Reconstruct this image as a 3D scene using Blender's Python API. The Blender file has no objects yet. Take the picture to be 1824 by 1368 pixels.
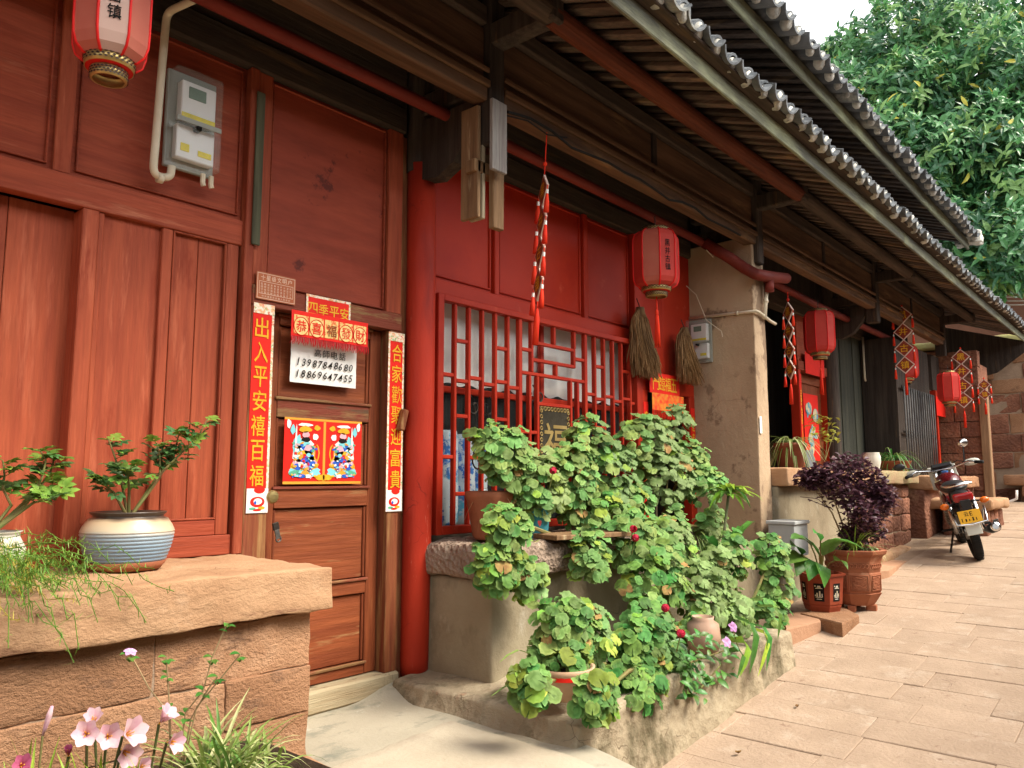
import bpy, bmesh, math, random
from mathutils import Vector as V, Matrix, noise, Euler
from math import sin, cos, pi, radians as R
random.seed(7)
S = bpy.context.scene
COL = S.collection

# ------------------------------------------------------------------ camera, sky, sun, exposure
CAMP = V((0, -3.4, 1.5))
PITCH = math.atan(166 / 1400); YAW = math.atan(1208 / math.hypot(1400, 166))
FH = V((cos(YAW), sin(YAW), 0)); RT = V((sin(YAW), -cos(YAW), 0))
FW = FH * cos(PITCH) + V((0, 0, sin(PITCH))); UP = RT.cross(FW)
cam = bpy.data.cameras.new("camera"); camo = bpy.data.objects.new("camera", cam); COL.objects.link(camo)
cam.sensor_width = 36; cam.lens = 36 * 1400 / 1824; cam.clip_start = .05; cam.clip_end = 600
camo.matrix_world = Matrix((RT, UP, -FW)).transposed().to_4x4(); camo.location = CAMP
S.camera = camo
SUN_EL, SUN_AZ = R(50), R(157)          # direction the light comes from: azimuth measured from +Y clockwise (seen from above)
sd = V((sin(SUN_AZ) * cos(SUN_EL), cos(SUN_AZ) * cos(SUN_EL), sin(SUN_EL)))
w = bpy.data.worlds.new("World"); S.world = w; w.use_nodes = True
nt = w.node_tree; bg = nt.nodes["Background"]
sk = nt.nodes.new("ShaderNodeTexSky"); sk.sky_type = 'NISHITA'; sk.sun_disc = False
sk.sun_elevation = SUN_EL; sk.sun_rotation = SUN_AZ; sk.air_density = 1.0; sk.dust_density = 1.5; sk.ozone_density = .6
hs = nt.nodes.new("ShaderNodeHueSaturation"); hs.inputs['Saturation'].default_value = .06; hs.inputs['Value'].default_value = 1.0      # thin white overcast
nt.links.new(sk.outputs[0], hs.inputs['Color']); nt.links.new(hs.outputs[0], bg.inputs[0]); bg.inputs[1].default_value = .15
sl = bpy.data.lights.new("sun", 'SUN'); sl.energy = 1.5; sl.angle = R(26); sl.color = (1, .88, .7)
so = bpy.data.objects.new("sun", sl); COL.objects.link(so); so.rotation_euler = (-sd).to_track_quat('-Z', 'Y').to_euler()
S.view_settings.view_transform = 'Standard'; S.view_settings.look = 'None'; S.view_settings.gamma = 1
S.view_settings.exposure = 1.95
S.render.engine = 'CYCLES'

# ------------------------------------------------------------------ measuring: a point of the place from its bearing and a known plane
def ray(px, py): return FW * 1400 + RT * (px - 912) + UP * (684 - py)
def onY(px, py, Y=0.):
    d = ray(px, py); return CAMP + d * ((Y - CAMP.y) / d.y)
def onZ(px, py, Z=0.):
    d = ray(px, py); return CAMP + d * ((Z - CAMP.z) / d.z)
def onX(px, py, X=0.):
    d = ray(px, py); return CAMP + d * ((X - CAMP.x) / d.x)
def gz(x): return -.2 + .086 * min(x, 15)
def onG(px, py):
    d = ray(px, py); return CAMP + d * ((-.2 - CAMP.z + .086 * CAMP.x) / (d.z - .086 * d.x))

# ------------------------------------------------------------------ objects
LOC = {}
def link(o, parent, world):
    COL.objects.link(o)
    LOC[o.name] = V(world)
    if parent is not None:
        o.parent = parent; o.location = V(world) - LOC[parent.name]
    else: o.location = world
    return o
def tag(o, label=None, cat=None, group=None, kind=None):
    if label: o['label'] = label
    if cat: o['category'] = cat
    if group: o['group'] = group
    if kind: o['kind'] = kind
    return o
def thing(name, label, cat, loc, group=None):
    o = bpy.data.objects.new(name, None); o.empty_display_size = .1
    link(o, None, loc); return tag(o, label, cat, group)
def mk(name, vf, mat, parent=None, smooth=False):
    vs, fs = vf
    vs = [V(v) for v in vs]
    lo = V((min(v.x for v in vs), min(v.y for v in vs), min(v.z for v in vs)))
    hi = V((max(v.x for v in vs), max(v.y for v in vs), max(v.z for v in vs)))
    c = (lo + hi) / 2
    me = bpy.data.meshes.new(name); me.from_pydata([v - c for v in vs], [], fs)
    if smooth: me.polygons.foreach_set('use_smooth', [True] * len(me.polygons))
    if isinstance(mat, (list, tuple)):
        for m in mat[0]: me.materials.append(m)
        me.polygons.foreach_set('material_index', mat[1])
    else: me.materials.append(mat)
    me.update()
    return link(bpy.data.objects.new(name, me), parent, c)
def mesh(name, vf, mat, smooth=True):
    me = bpy.data.meshes.new(name); me.from_pydata([V(v) for v in vf[0]], [], vf[1])
    if smooth: me.polygons.foreach_set('use_smooth', [True] * len(me.polygons))
    me.materials.append(mat); me.update(); return me
def inst(name, me, parent, loc, rot=None, scale=1.):
    o = bpy.data.objects.new(name, me); link(o, parent, loc)
    if rot is not None: o.rotation_euler = rot.to_euler() if not isinstance(rot, Euler) else rot
    o.scale = (scale,) * 3 if not hasattr(scale, '__len__') else scale
    return o
def frame(n, u=None):
    """rotation with local Z along n and local Y as near u as can be"""
    n = V(n).normalized(); u = V(u) if u is not None else V((0, 0, 1))
    if abs(n.dot(u.normalized())) > .98: u = V((1, .2, 0))
    x = u.cross(n).normalized(); y = n.cross(x)
    return Matrix((x, y, n)).transposed()

# shapes: each returns (verts, faces)
def join(*a):
    vs, fs = [], []
    for v, f in a:
        k = len(vs); vs += list(v); fs += [tuple(i + k for i in q) for q in f]
    return vs, fs
def xf(vf, m=None, loc=(0, 0, 0)):
    loc = V(loc); return [((m @ V(v)) if m is not None else V(v)) + loc for v in vf[0]], vf[1]
def box(x0, x1, y0, y1, z0, z1, c=.004):
    if x0 > x1: x0, x1 = x1, x0
    if y0 > y1: y0, y1 = y1, y0
    if z0 > z1: z0, z1 = z1, z0
    c = min(c, (x1 - x0) * .3, (y1 - y0) * .3, (z1 - z0) * .3)
    X, Y, Z = (x0, x1), (y0, y1), (z0, z1); vs = []; ix = {}
    for i in (0, 1):
        for j in (0, 1):
            for k in (0, 1):
                for a in range(3):
                    p = [X[i], Y[j], Z[k]]
                    for b, s in ((0, i), (1, j), (2, k)):
                        if b != a: p[b] += c if s == 0 else -c
                    ix[i, j, k, a] = len(vs); vs.append(tuple(p))
    fs = []
    for a in range(3):
        b, d = (a + 1) % 3, (a + 2) % 3
        for s in (0, 1):
            q = []
            for t, u in ((0, 0), (1, 0), (1, 1), (0, 1)):
                k = [0] * 3; k[a] = s; k[b] = t; k[d] = u; q.append(ix[(*k, a)])
            fs.append(tuple(q if s else q[::-1]))
        for t in (0, 1):
            for u in (0, 1):
                k = [0] * 3; k[b] = t; k[d] = u
                k0 = k[:]; k0[a] = 0; k1 = k[:]; k1[a] = 1
                q = (ix[(*k0, b)], ix[(*k1, b)], ix[(*k1, d)], ix[(*k0, d)])
                fs.append(q if (t != u) else q[::-1])
    for i in (0, 1):
        for j in (0, 1):
            for k in (0, 1):
                q = (ix[i, j, k, 0], ix[i, j, k, 1], ix[i, j, k, 2])
                fs.append(q if (i + j + k) % 2 else q[::-1])
    return vs, fs
def bar(p, q, wx, wy, u=(0, 0, 1), c=.003):
    """a square bar from p to q"""
    p, q = V(p), V(q); d = q - p
    b = box(-wx / 2, wx / 2, -wy / 2, wy / 2, 0, d.length, c)
    return xf(b, frame(d, u), p)
def tube(pts, r, n=8, cap=True):
    pts = [V(p) for p in pts]; m = len(pts); rs = r if hasattr(r, '__len__') else [r] * m
    vs, fs = [], []; u = None
    for i, p in enumerate(pts):
        t = (pts[min(i + 1, m - 1)] - pts[max(i - 1, 0)]).normalized()
        if u is None: u = t.orthogonal().normalized()
        else: u = (u - t * u.dot(t)).normalized()
        b = t.cross(u)
        for k in range(n):
            a = 2 * pi * k / n; vs.append(p + (u * cos(a) + b * sin(a)) * rs[i])
    for i in range(m - 1):
        for k in range(n):
            a, b = i * n + k, i * n + (k + 1) % n; fs.append((a, b, b + n, a + n))
    if cap: fs.append(tuple(range(n))[::-1]); fs.append(tuple(range((m - 1) * n, m * n)))
    return vs, fs
def lathe(prof, n=24, loc=(0, 0, 0), cap=True, ph=0.):
    vs, fs = [], []
    for r, z in prof:
        for k in range(n):
            a = 2 * pi * k / n + ph; vs.append((loc[0] + r * cos(a), loc[1] + r * sin(a), loc[2] + z))
    for i in range(len(prof) - 1):
        for k in range(n):
            a, b = i * n + k, i * n + (k + 1) % n; fs.append((a, b, b + n, a + n))
    if cap:
        fs.append(tuple(range(n))[::-1]); m = (len(prof) - 1) * n; fs.append(tuple(range(m, m + n)))
    return vs, fs
def rough(x0, x1, y0, y1, z0, z1, step=.05, amp=.008, r=.015, seed=0, f=9., flat=1.):
    """a hewn stone: rounded box with an uneven face"""
    if y0 > y1: y0, y1 = y1, y0
    lo, hi = (x0, y0, z0), (x1, y1, z1)
    r = min(r, min(b - a for a, b in zip(lo, hi)) * .3)
    G = []
    for a, b in zip(lo, hi):
        m = max(1, min(70, int((b - a - 2 * r) / step + .5)))
        G.append([a, a + r * .3] + [a + r + (b - a - 2 * r) * k / m for k in range(m + 1)] + [b - r * .3, b])
    n = [len(g) - 1 for g in G]
    vs, fs, ix = [], [], {}
    sv = V((seed * 7.31, seed * 3.7, seed * 1.9))
    def vert(i, j, k):
        if (i, j, k) in ix: return ix[i, j, k]
        p = V((G[0][i], G[1][j], G[2][k]))
        q = V([min(max(p[a], lo[a] + r), hi[a] - r) for a in range(3)])
        d = p - q
        if d.length > 1e-6: p = q + d.normalized() * r; nn = d.normalized()
        else: nn = V((0, 0, 1))
        h = noise.fractal(p * f + sv, .8, 2.1, 5) * amp
        p = p + nn * h + noise.noise_vector(p * 2.5 + sv) * amp * .8
        ix[i, j, k] = len(vs); vs.append(p); return ix[i, j, k]
    for a in range(3):
        b, c = (a + 1) % 3, (a + 2) % 3
        for s in (0, n[a]):
            for t in range(n[b]):
                for u in range(n[c]):
                    q = []
                    for dt, du in ((0, 0), (1, 0), (1, 1), (0, 1)):
                        k = [0] * 3; k[a] = s; k[b] = t + dt; k[c] = u + du; q.append(vert(*k))
                    fs.append(tuple(q if s else q[::-1]))
    return vs, fs
def slab(poly, h0, h1, ax=2):
    """extruded polygon; ax: axis of extrusion"""
    n = len(poly); P = lambda p, h: {2: (p[0], p[1], h), 1: (p[0], h, p[1]), 0: (h, p[0], p[1])}[ax]
    vs = [P(p, h0) for p in poly] + [P(p, h1) for p in poly]
    fs = [tuple(range(n))[::-1], tuple(range(n, 2 * n))] + [(i, (i + 1) % n, n + (i + 1) % n, n + i) for i in range(n)]
    return vs, fs
def disc(cx, cz, y, rx, rz, n=14, a0=0., a1=2 * pi):
    """flat ellipse facing the street"""
    return [(cx + rx * cos(a0 + (a1 - a0) * k / n), y, cz + rz * sin(a0 + (a1 - a0) * k / n)) for k in range(n)], [tuple(range(n))]
def ball(p, rx, ry=None, rz=None, n=10, m=6):
    ry = ry or rx; rz = rz or rx; pr = [(max(1e-4, sin(pi * i / m)), -cos(pi * i / m)) for i in range(m + 1)]
    v, f = lathe(pr, n); return [(p[0] + a * rx, p[1] + b * ry, p[2] + c * rz) for a, b, c in v], f

_tc = {}
def glyph(ch, bold):
    bold = .0 if ch in '發歡聚臨' else .008 if ord(ch) > 255 else .006
    k = ch
    if k not in _tc:
        c = bpy.data.curves.new("t", "FONT"); c.body = ch; c.size = 1; c.offset = bold; c.resolution_u = 2
        o = bpy.data.objects.new("t", c); COL.objects.link(o)
        me = bpy.data.meshes.new_from_object(o.evaluated_get(bpy.context.evaluated_depsgraph_get()))
        vs = [v.co.copy() for v in me.vertices]; fs = [tuple(p.vertices) for p in me.polygons]
        bpy.data.objects.remove(o); bpy.data.curves.remove(c); bpy.data.meshes.remove(me)
        xs = [v.x for v in vs] or [0]; ys = [v.y for v in vs] or [0]
        _tc[k] = (vs, fs, min(xs), max(xs), min(ys), max(ys))
    return _tc[k]
def text(s, cen, h, right=(1, 0, 0), up=(0, 0, 1), vertical=False, bold=.0, gap=1.08, wide=None, jit=0.):
    """lettering as flat outlines: every character is fitted into a cell of height h (width `wide`)"""
    cen, right, up = V(cen), V(right).normalized(), V(up).normalized(); n = len(s); out = []
    for i, ch in enumerate(s):
        vs, fs, a, b, c, d = glyph(ch, bold)
        if not vs: continue
        full = ord(ch) > 0x2000
        wd = (wide or h) if full or wide else h * (b - a) / max(.01, d - c)
        sx = wd / max(.01, b - a) if full or wide else h / max(.01, d - c); sy = h / max(.01, d - c)
        step = (h if vertical else (wide or (h if full else h * .62))) * gap; t = (i - (n - 1) / 2) * step
        o = cen + (-up * t if vertical else right * t)
        o = o + right * random.uniform(-jit, jit) * h + up * random.uniform(-jit, jit) * h
        out.append(([o + right * (v.x - (a + b) / 2) * sx + up * (v.y - (c + d) / 2) * sy for v in vs], fs))
    return join(*out)

for ch in '出入平安禧百福合家歡聚迎富貴十星级文明户爱国守法勤劳致诚实信庭和睦尊老幼邻里团结移风易俗计划生育清洁卫科技化中共镇委员会人民政府四季恭喜發財高師电話0123456789門臨五春接滿間黑井古云E': glyph(ch, 0)

# ------------------------------------------------------------------ materials
def surf(name, c1, c2=None, scale=3., stretch=(1, 1, 1), rough=.75, bump=.2, bscale=30., wear=None, wear2=None, spec=.15,
         rnd=.1, metal=0., grain=0., alpha=1., trans=0., sss=0., hue=0., vor=0., ramp=(.35, .65), crack=None):
    m = bpy.data.materials.new(name); m.use_nodes = True; t = m.node_tree; N, L = t.nodes, t.links
    b = N["Principled BSDF"]; c2 = c2 or tuple(v * .75 for v in c1)
    tc = N.new("ShaderNodeTexCoord"); oi = N.new("ShaderNodeObjectInfo")
    off = N.new("ShaderNodeVectorMath"); off.operation = 'MULTIPLY_ADD'
    cmb = N.new("ShaderNodeCombineXYZ")
    for k in range(3): L.new(oi.outputs['Random'], cmb.inputs[k])
    L.new(cmb.outputs[0], off.inputs[0]); off.inputs[1].default_value = (37, 91, 53); L.new(tc.outputs['Object'], off.inputs[2])
    def nz(sc, st, det=3., ro=.6):
        mp = N.new("ShaderNodeMapping"); mp.inputs['Scale'].default_value = st; L.new(off.outputs[0], mp.inputs[0])
        n = N.new("ShaderNodeTexNoise"); n.inputs['Scale'].default_value = sc; n.inputs['Detail'].default_value = det
        n.inputs['Roughness'].default_value = ro; L.new(mp.outputs[0], n.inputs['Vector']); return n.outputs[0]
    def mix(f, a, bcol, mode='MIX'):
        x = N.new("ShaderNodeMix"); x.data_type = 'RGBA'; x.blend_type = mode
        if isinstance(f, (int, float)): x.inputs[0].default_value = f
        else: L.new(f, x.inputs[0])
        for s, c in ((6, a), (7, bcol)):
            if isinstance(c, tuple): x.inputs[s].default_value = (*c, 1)
            else: L.new(c, x.inputs[s])
        return x.outputs[2]
    def step(f, lo, hi):
        r = N.new("ShaderNodeMapRange"); r.inputs[1].default_value = lo; r.inputs[2].default_value = hi; L.new(f, r.inputs[0]); return r.outputs[0]
    col = mix(step(nz(scale, stretch), *ramp), tuple(c1), tuple(c2))
    if grain:
        g = step(nz(scale * 3.2, tuple(s * 1.0 for s in stretch), 3, .7), .3, .7)
        col = mix(grain, col, mix(g, (.25, .25, .25), (1, 1, 1)), 'MULTIPLY')
    for wr in (wear, wear2):
        if wr:
            wc, ws, lo, hi, wst = wr
            col = mix(step(nz(ws, wst, 5, .68), lo, hi), col, tuple(wc))
    if crack:
        cs, cw, cc, amt = crack                      # thin wandering cracks, present only in places
        dm = N.new("ShaderNodeVectorMath"); dm.operation = 'MULTIPLY_ADD'; nv = N.new("ShaderNodeTexNoise"); nv.inputs['Scale'].default_value = cs * 1.5; L.new(off.outputs[0], nv.inputs['Vector'])
        L.new(nv.outputs['Color'], dm.inputs[0]); dm.inputs[1].default_value = (.9 / cs,) * 3; L.new(off.outputs[0], dm.inputs[2])
        vo = N.new("ShaderNodeTexVoronoi"); vo.feature = 'DISTANCE_TO_EDGE'; vo.inputs['Scale'].default_value = cs; L.new(dm.outputs[0], vo.inputs['Vector'])
        e = N.new("ShaderNodeMath"); e.operation = 'MULTIPLY'; L.new(step(vo.outputs[0], cw, 0.), e.inputs[0]); L.new(step(nz(cs * .7, (1, 1, 1), 2), .62 - amt, .72 - amt), e.inputs[1])
        col = mix(e.outputs[0], col, tuple(cc))
    if rnd or hue:
        h = N.new("ShaderNodeHueSaturation"); L.new(col, h.inputs['Color'])
        mr = N.new("ShaderNodeMapRange"); L.new(oi.outputs['Random'], mr.inputs[0]); mr.inputs[3].default_value = 1 - rnd; mr.inputs[4].default_value = 1 + rnd
        L.new(mr.outputs[0], h.inputs['Value'])
        if hue:
            m2 = N.new("ShaderNodeMath"); m2.operation = 'MULTIPLY'; L.new(oi.outputs['Random'], m2.inputs[0]); m2.inputs[1].default_value = 7.13
            m3 = N.new("ShaderNodeMath"); m3.operation = 'FRACT'; L.new(m2.outputs[0], m3.inputs[0])
            m4 = N.new("ShaderNodeMapRange"); L.new(m3.outputs[0], m4.inputs[0]); m4.inputs[3].default_value = .5 - hue; m4.inputs[4].default_value = .5 + hue
            L.new(m4.outputs[0], h.inputs['Hue'])
        col = h.outputs[0]
    L.new(col, b.inputs['Base Color'])
    b.inputs['Roughness'].default_value = rough; b.inputs['Specular IOR Level'].default_value = spec; b.inputs['Metallic'].default_value = metal
    if alpha < 1: b.inputs['Alpha'].default_value = alpha
    if bump:
        bn = N.new("ShaderNodeBump"); bn.inputs['Strength'].default_value = bump; bn.inputs['Distance'].default_value = .02
        if vor:
            v = N.new("ShaderNodeTexVoronoi"); v.inputs['Scale'].default_value = vor; L.new(off.outputs[0], v.inputs['Vector'])
            ad = N.new("ShaderNodeMath"); L.new(v.outputs[0], ad.inputs[0]); L.new(nz(bscale, stretch, 4, .7), ad.inputs[1]); L.new(ad.outputs[0], bn.inputs['Height'])
        else: L.new(nz(bscale, stretch, 4, .7), bn.inputs['Height'])
        L.new(bn.outputs[0], b.inputs['Normal'])
    if trans:
        o = N["Material Output"]; tr = N.new("ShaderNodeBsdfTranslucent"); L.new(col, tr.inputs[0])
        ms = N.new("ShaderNodeMixShader"); ms.inputs[0].default_value = trans
        L.new(b.outputs[0], ms.inputs[1]); L.new(tr.outputs[0], ms.inputs[2]); L.new(ms.outputs[0], o.inputs['Surface'])
    return m
def plain(name, c, rough=.6, spec=.3, rnd=.04, metal=0., **k): return surf(name, c, tuple(v * .88 for v in c), rough=rough, spec=spec, rnd=rnd, metal=metal, bump=k.pop('bump', .05), **k)

VG, HG = (9, 9, .55), (.55, 9, 9)                     # grain running up, grain running along the wall
bare = (.33, .19, .085)
red_v = surf('faded_red_paint_v', (.39, .086, .038), (.3, .06, .028), 2.2, VG, .62, .25, 6, ((.22, .035, .015), 1.5, .56, .7, (3, 3, 1)), ((.44, .12, .06), 2.6, .56, .72, (6, 6, .6)), rnd=.13, grain=.35)
red_h = surf('faded_red_paint_h', (.36, .074, .034), (.27, .051, .025), 2.2, HG, .62, .25, 6, ((.22, .035, .015), 1.5, .56, .7, (1, 3, 3)), ((.42, .15, .08), 2.6, .63, .78, (.6, 6, 6)), rnd=.13, grain=.35)
door_v = surf('door_paint_v', (.27, .072, .027), (.19, .046, .019), 2.2, VG, .55, .3, 6, ((.3, .14, .055), 2., .62, .8, (6, 6, .7)), None, rnd=.08, grain=.5)
door_h = surf('door_paint_h', (.29, .08, .03), (.2, .05, .02), 2.2, HG, .55, .3, 6, (bare, 2.2, .6, .74, (.8, 6, 6)), None, rnd=.08, grain=.35)
worn_h = surf('worn_door_rail', (.34, .2, .085), (.2, .085, .04), 2.2, HG, .65, .4, 6, ((.19, .045, .025), 2., .47, .56, (.8, 5, 5)), ((.1, .07, .04), 3, .6, .75, (.6, 6, 6)), rnd=.05, grain=.5)
jamb_v = surf('worn_jamb', (.25, .085, .035), (.2, .05, .026), 2, VG, .65, .3, 6, ((.33, .2, .08), 2.2, .5, .68, (7, 7, .5)), None, rnd=.05, grain=.5)
bright = surf('bright_red_paint', (.41, .029, .01), (.34, .022, .008), 1.8, (1, 1, 1), .5, .06, 14, ((.3, .014, .008), 1.4, .52, .74, (1, 1, 1)), ((.5, .09, .05), 5., .64, .78, (1, 1, 1)), rnd=.07)
bright_d = surf('red_column_paint', (.41, .034, .015), (.31, .024, .012), 2.4, (2, 2, .6), .5, .22, 8, ((.24, .02, .012), 2.6, .56, .7, (3, 3, .5)), ((.6, .2, .14), 4., .65, .72, (4, 4, .6)), rnd=0., crack=(7, .02, (.14, .012, .008), .08))
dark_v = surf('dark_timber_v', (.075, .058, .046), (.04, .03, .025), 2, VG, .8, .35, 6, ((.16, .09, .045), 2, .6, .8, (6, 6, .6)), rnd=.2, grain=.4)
dark_h = surf('dark_timber_h', (.105, .075, .055), (.055, .04, .031), 2, HG, .8, .35, 6, ((.17, .095, .045), 2, .58, .8, (.6, 6, 6)), rnd=.2, grain=.4)
brown_h = surf('brown_beam', (.19, .105, .058), (.1, .056, .033), 1.6, HG, .75, .3, 6, ((.28, .16, .07), 1.6, .58, .74, (.7, 4, 4)), rnd=.15, grain=.4)
purlin_m = surf('red_brown_purlin', (.17, .045, .022), (.1, .028, .016), 2, HG, .7, .3, 6, ((.24, .1, .05), 2, .6, .75, (.6, 5, 5)), rnd=.1, grain=.4)
rafter_m = surf('rafter_board', (.15, .105, .08), (.085, .062, .05), 3, (9, .6, 9), .8, .3, 6, ((.27, .17, .09), 1.4, .56, .72, (3, .5, 3)), rnd=.55, grain=.4)
fascia_m = surf('weathered_fascia', (.2, .2, .13), (.12, .12, .1), 2, HG, .8, .4, 6, ((.36, .38, .22), 1.2, .5, .75, (.8, 3, 3)), rnd=.1, grain=.4)
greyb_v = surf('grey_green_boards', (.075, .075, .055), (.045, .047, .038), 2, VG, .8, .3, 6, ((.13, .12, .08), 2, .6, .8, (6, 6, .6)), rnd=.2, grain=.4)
silver_v = surf('silvered_old_board', (.36, .34, .31), (.24, .21, .19), 2, VG, .85, .5, 6, ((.13, .09, .07), 2.4, .6, .75, (7, 7, .6)), rnd=.05, grain=.5)
plank_v = surf('bare_plank', (.3, .18, .09), (.2, .115, .06), 2, VG, .75, .35, 6, ((.5, .4, .24), 2, .62, .75, (6, 6, .6)), rnd=.08, grain=.45)
tile_m = surf('grey_roof_tile', (.16, .17, .18), (.09, .1, .11), 5, (1, 1, 1), .85, .3, 20, ((.33, .33, .29), 3, .58, .7, (1, 1, 1)), rnd=.22)
lime_m = surf('lime_tile_end', (.62, .6, .53), (.3, .29, .26), 9, (1, 1, 1), .9, .5, 30, ((.12, .12, .11), 14, .6, .68, (1, 1, 1)), rnd=.18)
stone_m = surf('sandstone_block', (.39, .215, .12), (.3, .155, .083), 3, (1, 1, 1.4), .9, .8, 55, ((.5, .31, .19), 3.2, .58, .76, (1, 1, 1)), ((.17, .095, .06), 5, .57, .7, (1, 1, 2)), rnd=.12, crack=(5, .012, (.13, .07, .04), .06))
slab_m = surf('sandstone_slab', (.42, .258, .148), (.33, .185, .1), 2.5, (1, 1, 1.5), .88, .45, 22, ((.47, .33, .22), 2.6, .55, .75, (1, 1, 1)), ((.2, .1, .06), 6, .62, .72, (.5, 1, 2.5)), rnd=.06, crack=(3.2, .012, (.13, .07, .04), .1))
stone_d = surf('old_red_stone', (.26, .115, .07), (.17, .075, .05), 3, (1, 1, 1.4), .9, .7, 24, ((.36, .2, .12), 3.2, .58, .76, (1, 1, 1)), ((.1, .06, .045), 4, .62, .74, (1, 1, 2)), rnd=.18, vor=26)
grey_stone = surf('chiselled_grey_sill', (.33, .25, .19), (.22, .16, .12), 5, (1, 1, 1), .92, 1., 30, ((.45, .37, .29), 9, .6, .74, (1, 1, 1)), rnd=.05, vor=40)
pave_m = surf('worn_paving_stone', (.4, .292, .21), (.335, .242, .172), 3.2, (1, 1, 1), .82, .55, 40, ((.43, .335, .255), 5., .54, .7, (1, 1, 1)), ((.25, .16, .11), 9, .63, .73, (1, 1, 1)), rnd=.045, crack=(4, .008, (.2, .13, .09), .05))
joint_m = surf('paving_joint', (.36, .26, .18), (.28, .2, .14), 4, (1, 1, 1), .95, .5, 40)
plaster_m = surf('stained_cement_plaster', (.31, .265, .18), (.235, .19, .125), 2.4, (1, 1, .8), .9, .35, 24, ((.13, .11, .07), 2.2, .54, .72, (1, 1, .6)), ((.4, .36, .28), 5, .6, .75, (1, 1, .7)), rnd=.03, crack=(2.2, .008, (.1, .08, .055), .05))
pillar_m = surf('pillar_plaster', (.47, .345, .225), (.37, .26, .165), 2, (1, 1, .7), .9, .4, 26, ((.25, .17, .11), 2.6, .55, .6, (1, 1, .8)), ((.48, .37, .27), 4, .64, .74, (1, 1, .6)), rnd=.02, crack=(1.8, .005, (.2, .13, .08), .04))
conc_m = surf('cement_pad', (.4, .365, .285), (.33, .3, .23), 1.8, (1, 1, 1), .85, .25, 30, ((.19, .195, .155), 2.4, .53, .66, (1, 1.8, 1)), ((.6, .57, .48), 3.2, .6, .74, (1, 1, 1)), rnd=0., crack=(2.4, .006, (.2, .18, .14), .06))
terr_m = surf('terrace_wall_plaster', (.37, .31, .215), (.28, .225, .15), 2.6, (1, 1, 1), .92, .7, 22, ((.12, .1, .06), 3.2, .52, .66, (1, 1, .7)), ((.36, .17, .1), 1.8, .62, .7, (1, 1, 1)), rnd=.02, vor=14, crack=(4, .012, (.12, .085, .055), .1))
gold = surf('gold_print', (.75, .42, .03), (.7, .33, .02), 30, rough=.45, bump=0, rnd=0, metal=.1)
pale_gold = surf('pale_gold_print', (.8, .66, .3), (.75, .5, .16), 60, rough=.5, bump=0, rnd=0)
red_pr = surf('red_print', (.72, .022, .012), (.62, .016, .01), 5, rough=.55, bump=.03, rnd=.03)
fringe_m = surf('red_fringe', (.62, .02, .03), (.45, .01, .02), 60, rough=.8, bump=0, rnd=.1)
orange_red = surf('red_tassel_thread', (.78, .05, .015), (.62, .025, .012), 30, (1, 1, .1), rough=.7, bump=.2, rnd=.06, trans=.15)
paper_m = surf('white_paper', (.82, .8, .76), (.78, .76, .71), 3, rough=.8, bump=.04, rnd=0)
ink = plain('black_ink', (.012, .011, .01), .7, .1)
white_pr = plain('white_print', (.8, .78, .74), .6)
iron = surf('dark_iron', (.03, .028, .026), (.05, .035, .025), 12, rough=.55, spec=.4, metal=.6, bump=.15)
brass = surf('old_brass', (.42, .33, .14), (.25, .19, .08), 12, rough=.4, metal=.9, bump=.1)
pvc = surf('cream_plastic_pipe', (.66, .58, .44), (.58, .5, .36), 6, rough=.45, bump=.03, rnd=.03)
redpipe = surf('painted_red_pipe', (.2, .035, .025), (.14, .025, .02), 4, (.6, 3, 3), rough=.55, bump=.1, wear=((.28, .09, .06), 4, .62, .75, (.6, 3, 3)))
black_r = plain('black_rubber', (.012, .012, .012), .75, .2)
soil = surf('potting_soil', (.045, .028, .017), (.025, .016, .01), 14, rough=.95, bump=.8, bscale=50)

# ------------------------------------------------------------------ street
def strip(xs, ys, zf):
    vs = [(x, y, zf(x, y)) for x in xs for y in ys]; n = len(ys)
    return vs, [(i * n + j, i * n + n + j, i * n + n + j + 1, i * n + j + 1) for i in range(len(xs) - 1) for j in range(n - 1)]
def lerp(a, b, t): return a + (b - a) * t
def sm(a, b, x):
    t = min(1, max(0, (x - a) / (b - a))); return t * t * (3 - 2 * t)
street = mk('street', strip([-200, -20] + [-3 + k for k in range(19)] + [60, 250], [-250, -40, -10, -6, -4, -2.5, -1.2, 0, 6, 60, 250], lambda x, y: gz(max(x, -3)) - .006), joint_m)
tag(street, kind='structure')
x = 2.45; row = 0
while x < 14.9:
    wd = random.uniform(.3, .37); y = -1.12 - (row % 2) * .22 - random.uniform(0, .15)
    if x < 3.3: y = -1.45
    y0 = -1.02 if x > 5.4 else -1.2
    first = True
    while y0 > -4.3:
        ln = random.uniform(.45, .85); y1 = y if first else y0 - ln; first = False
        dz = random.uniform(-.003, .004); tl = random.uniform(-.004, .004)
        g = random.uniform(.001, .004)
        b = box(x + g / 2, x + wd - g / 2, y1 + g / 2, y0 - g / 2, -.05, .0, .004)
        b = [(p[0], p[1], p[2] + gz(p[0]) + dz + tl * (p[1] - y0)) for p in b[0]], b[1]
        mk('paving_slab', b, pave_m, street); y0 = y1
    x += wd; row += 1

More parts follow.
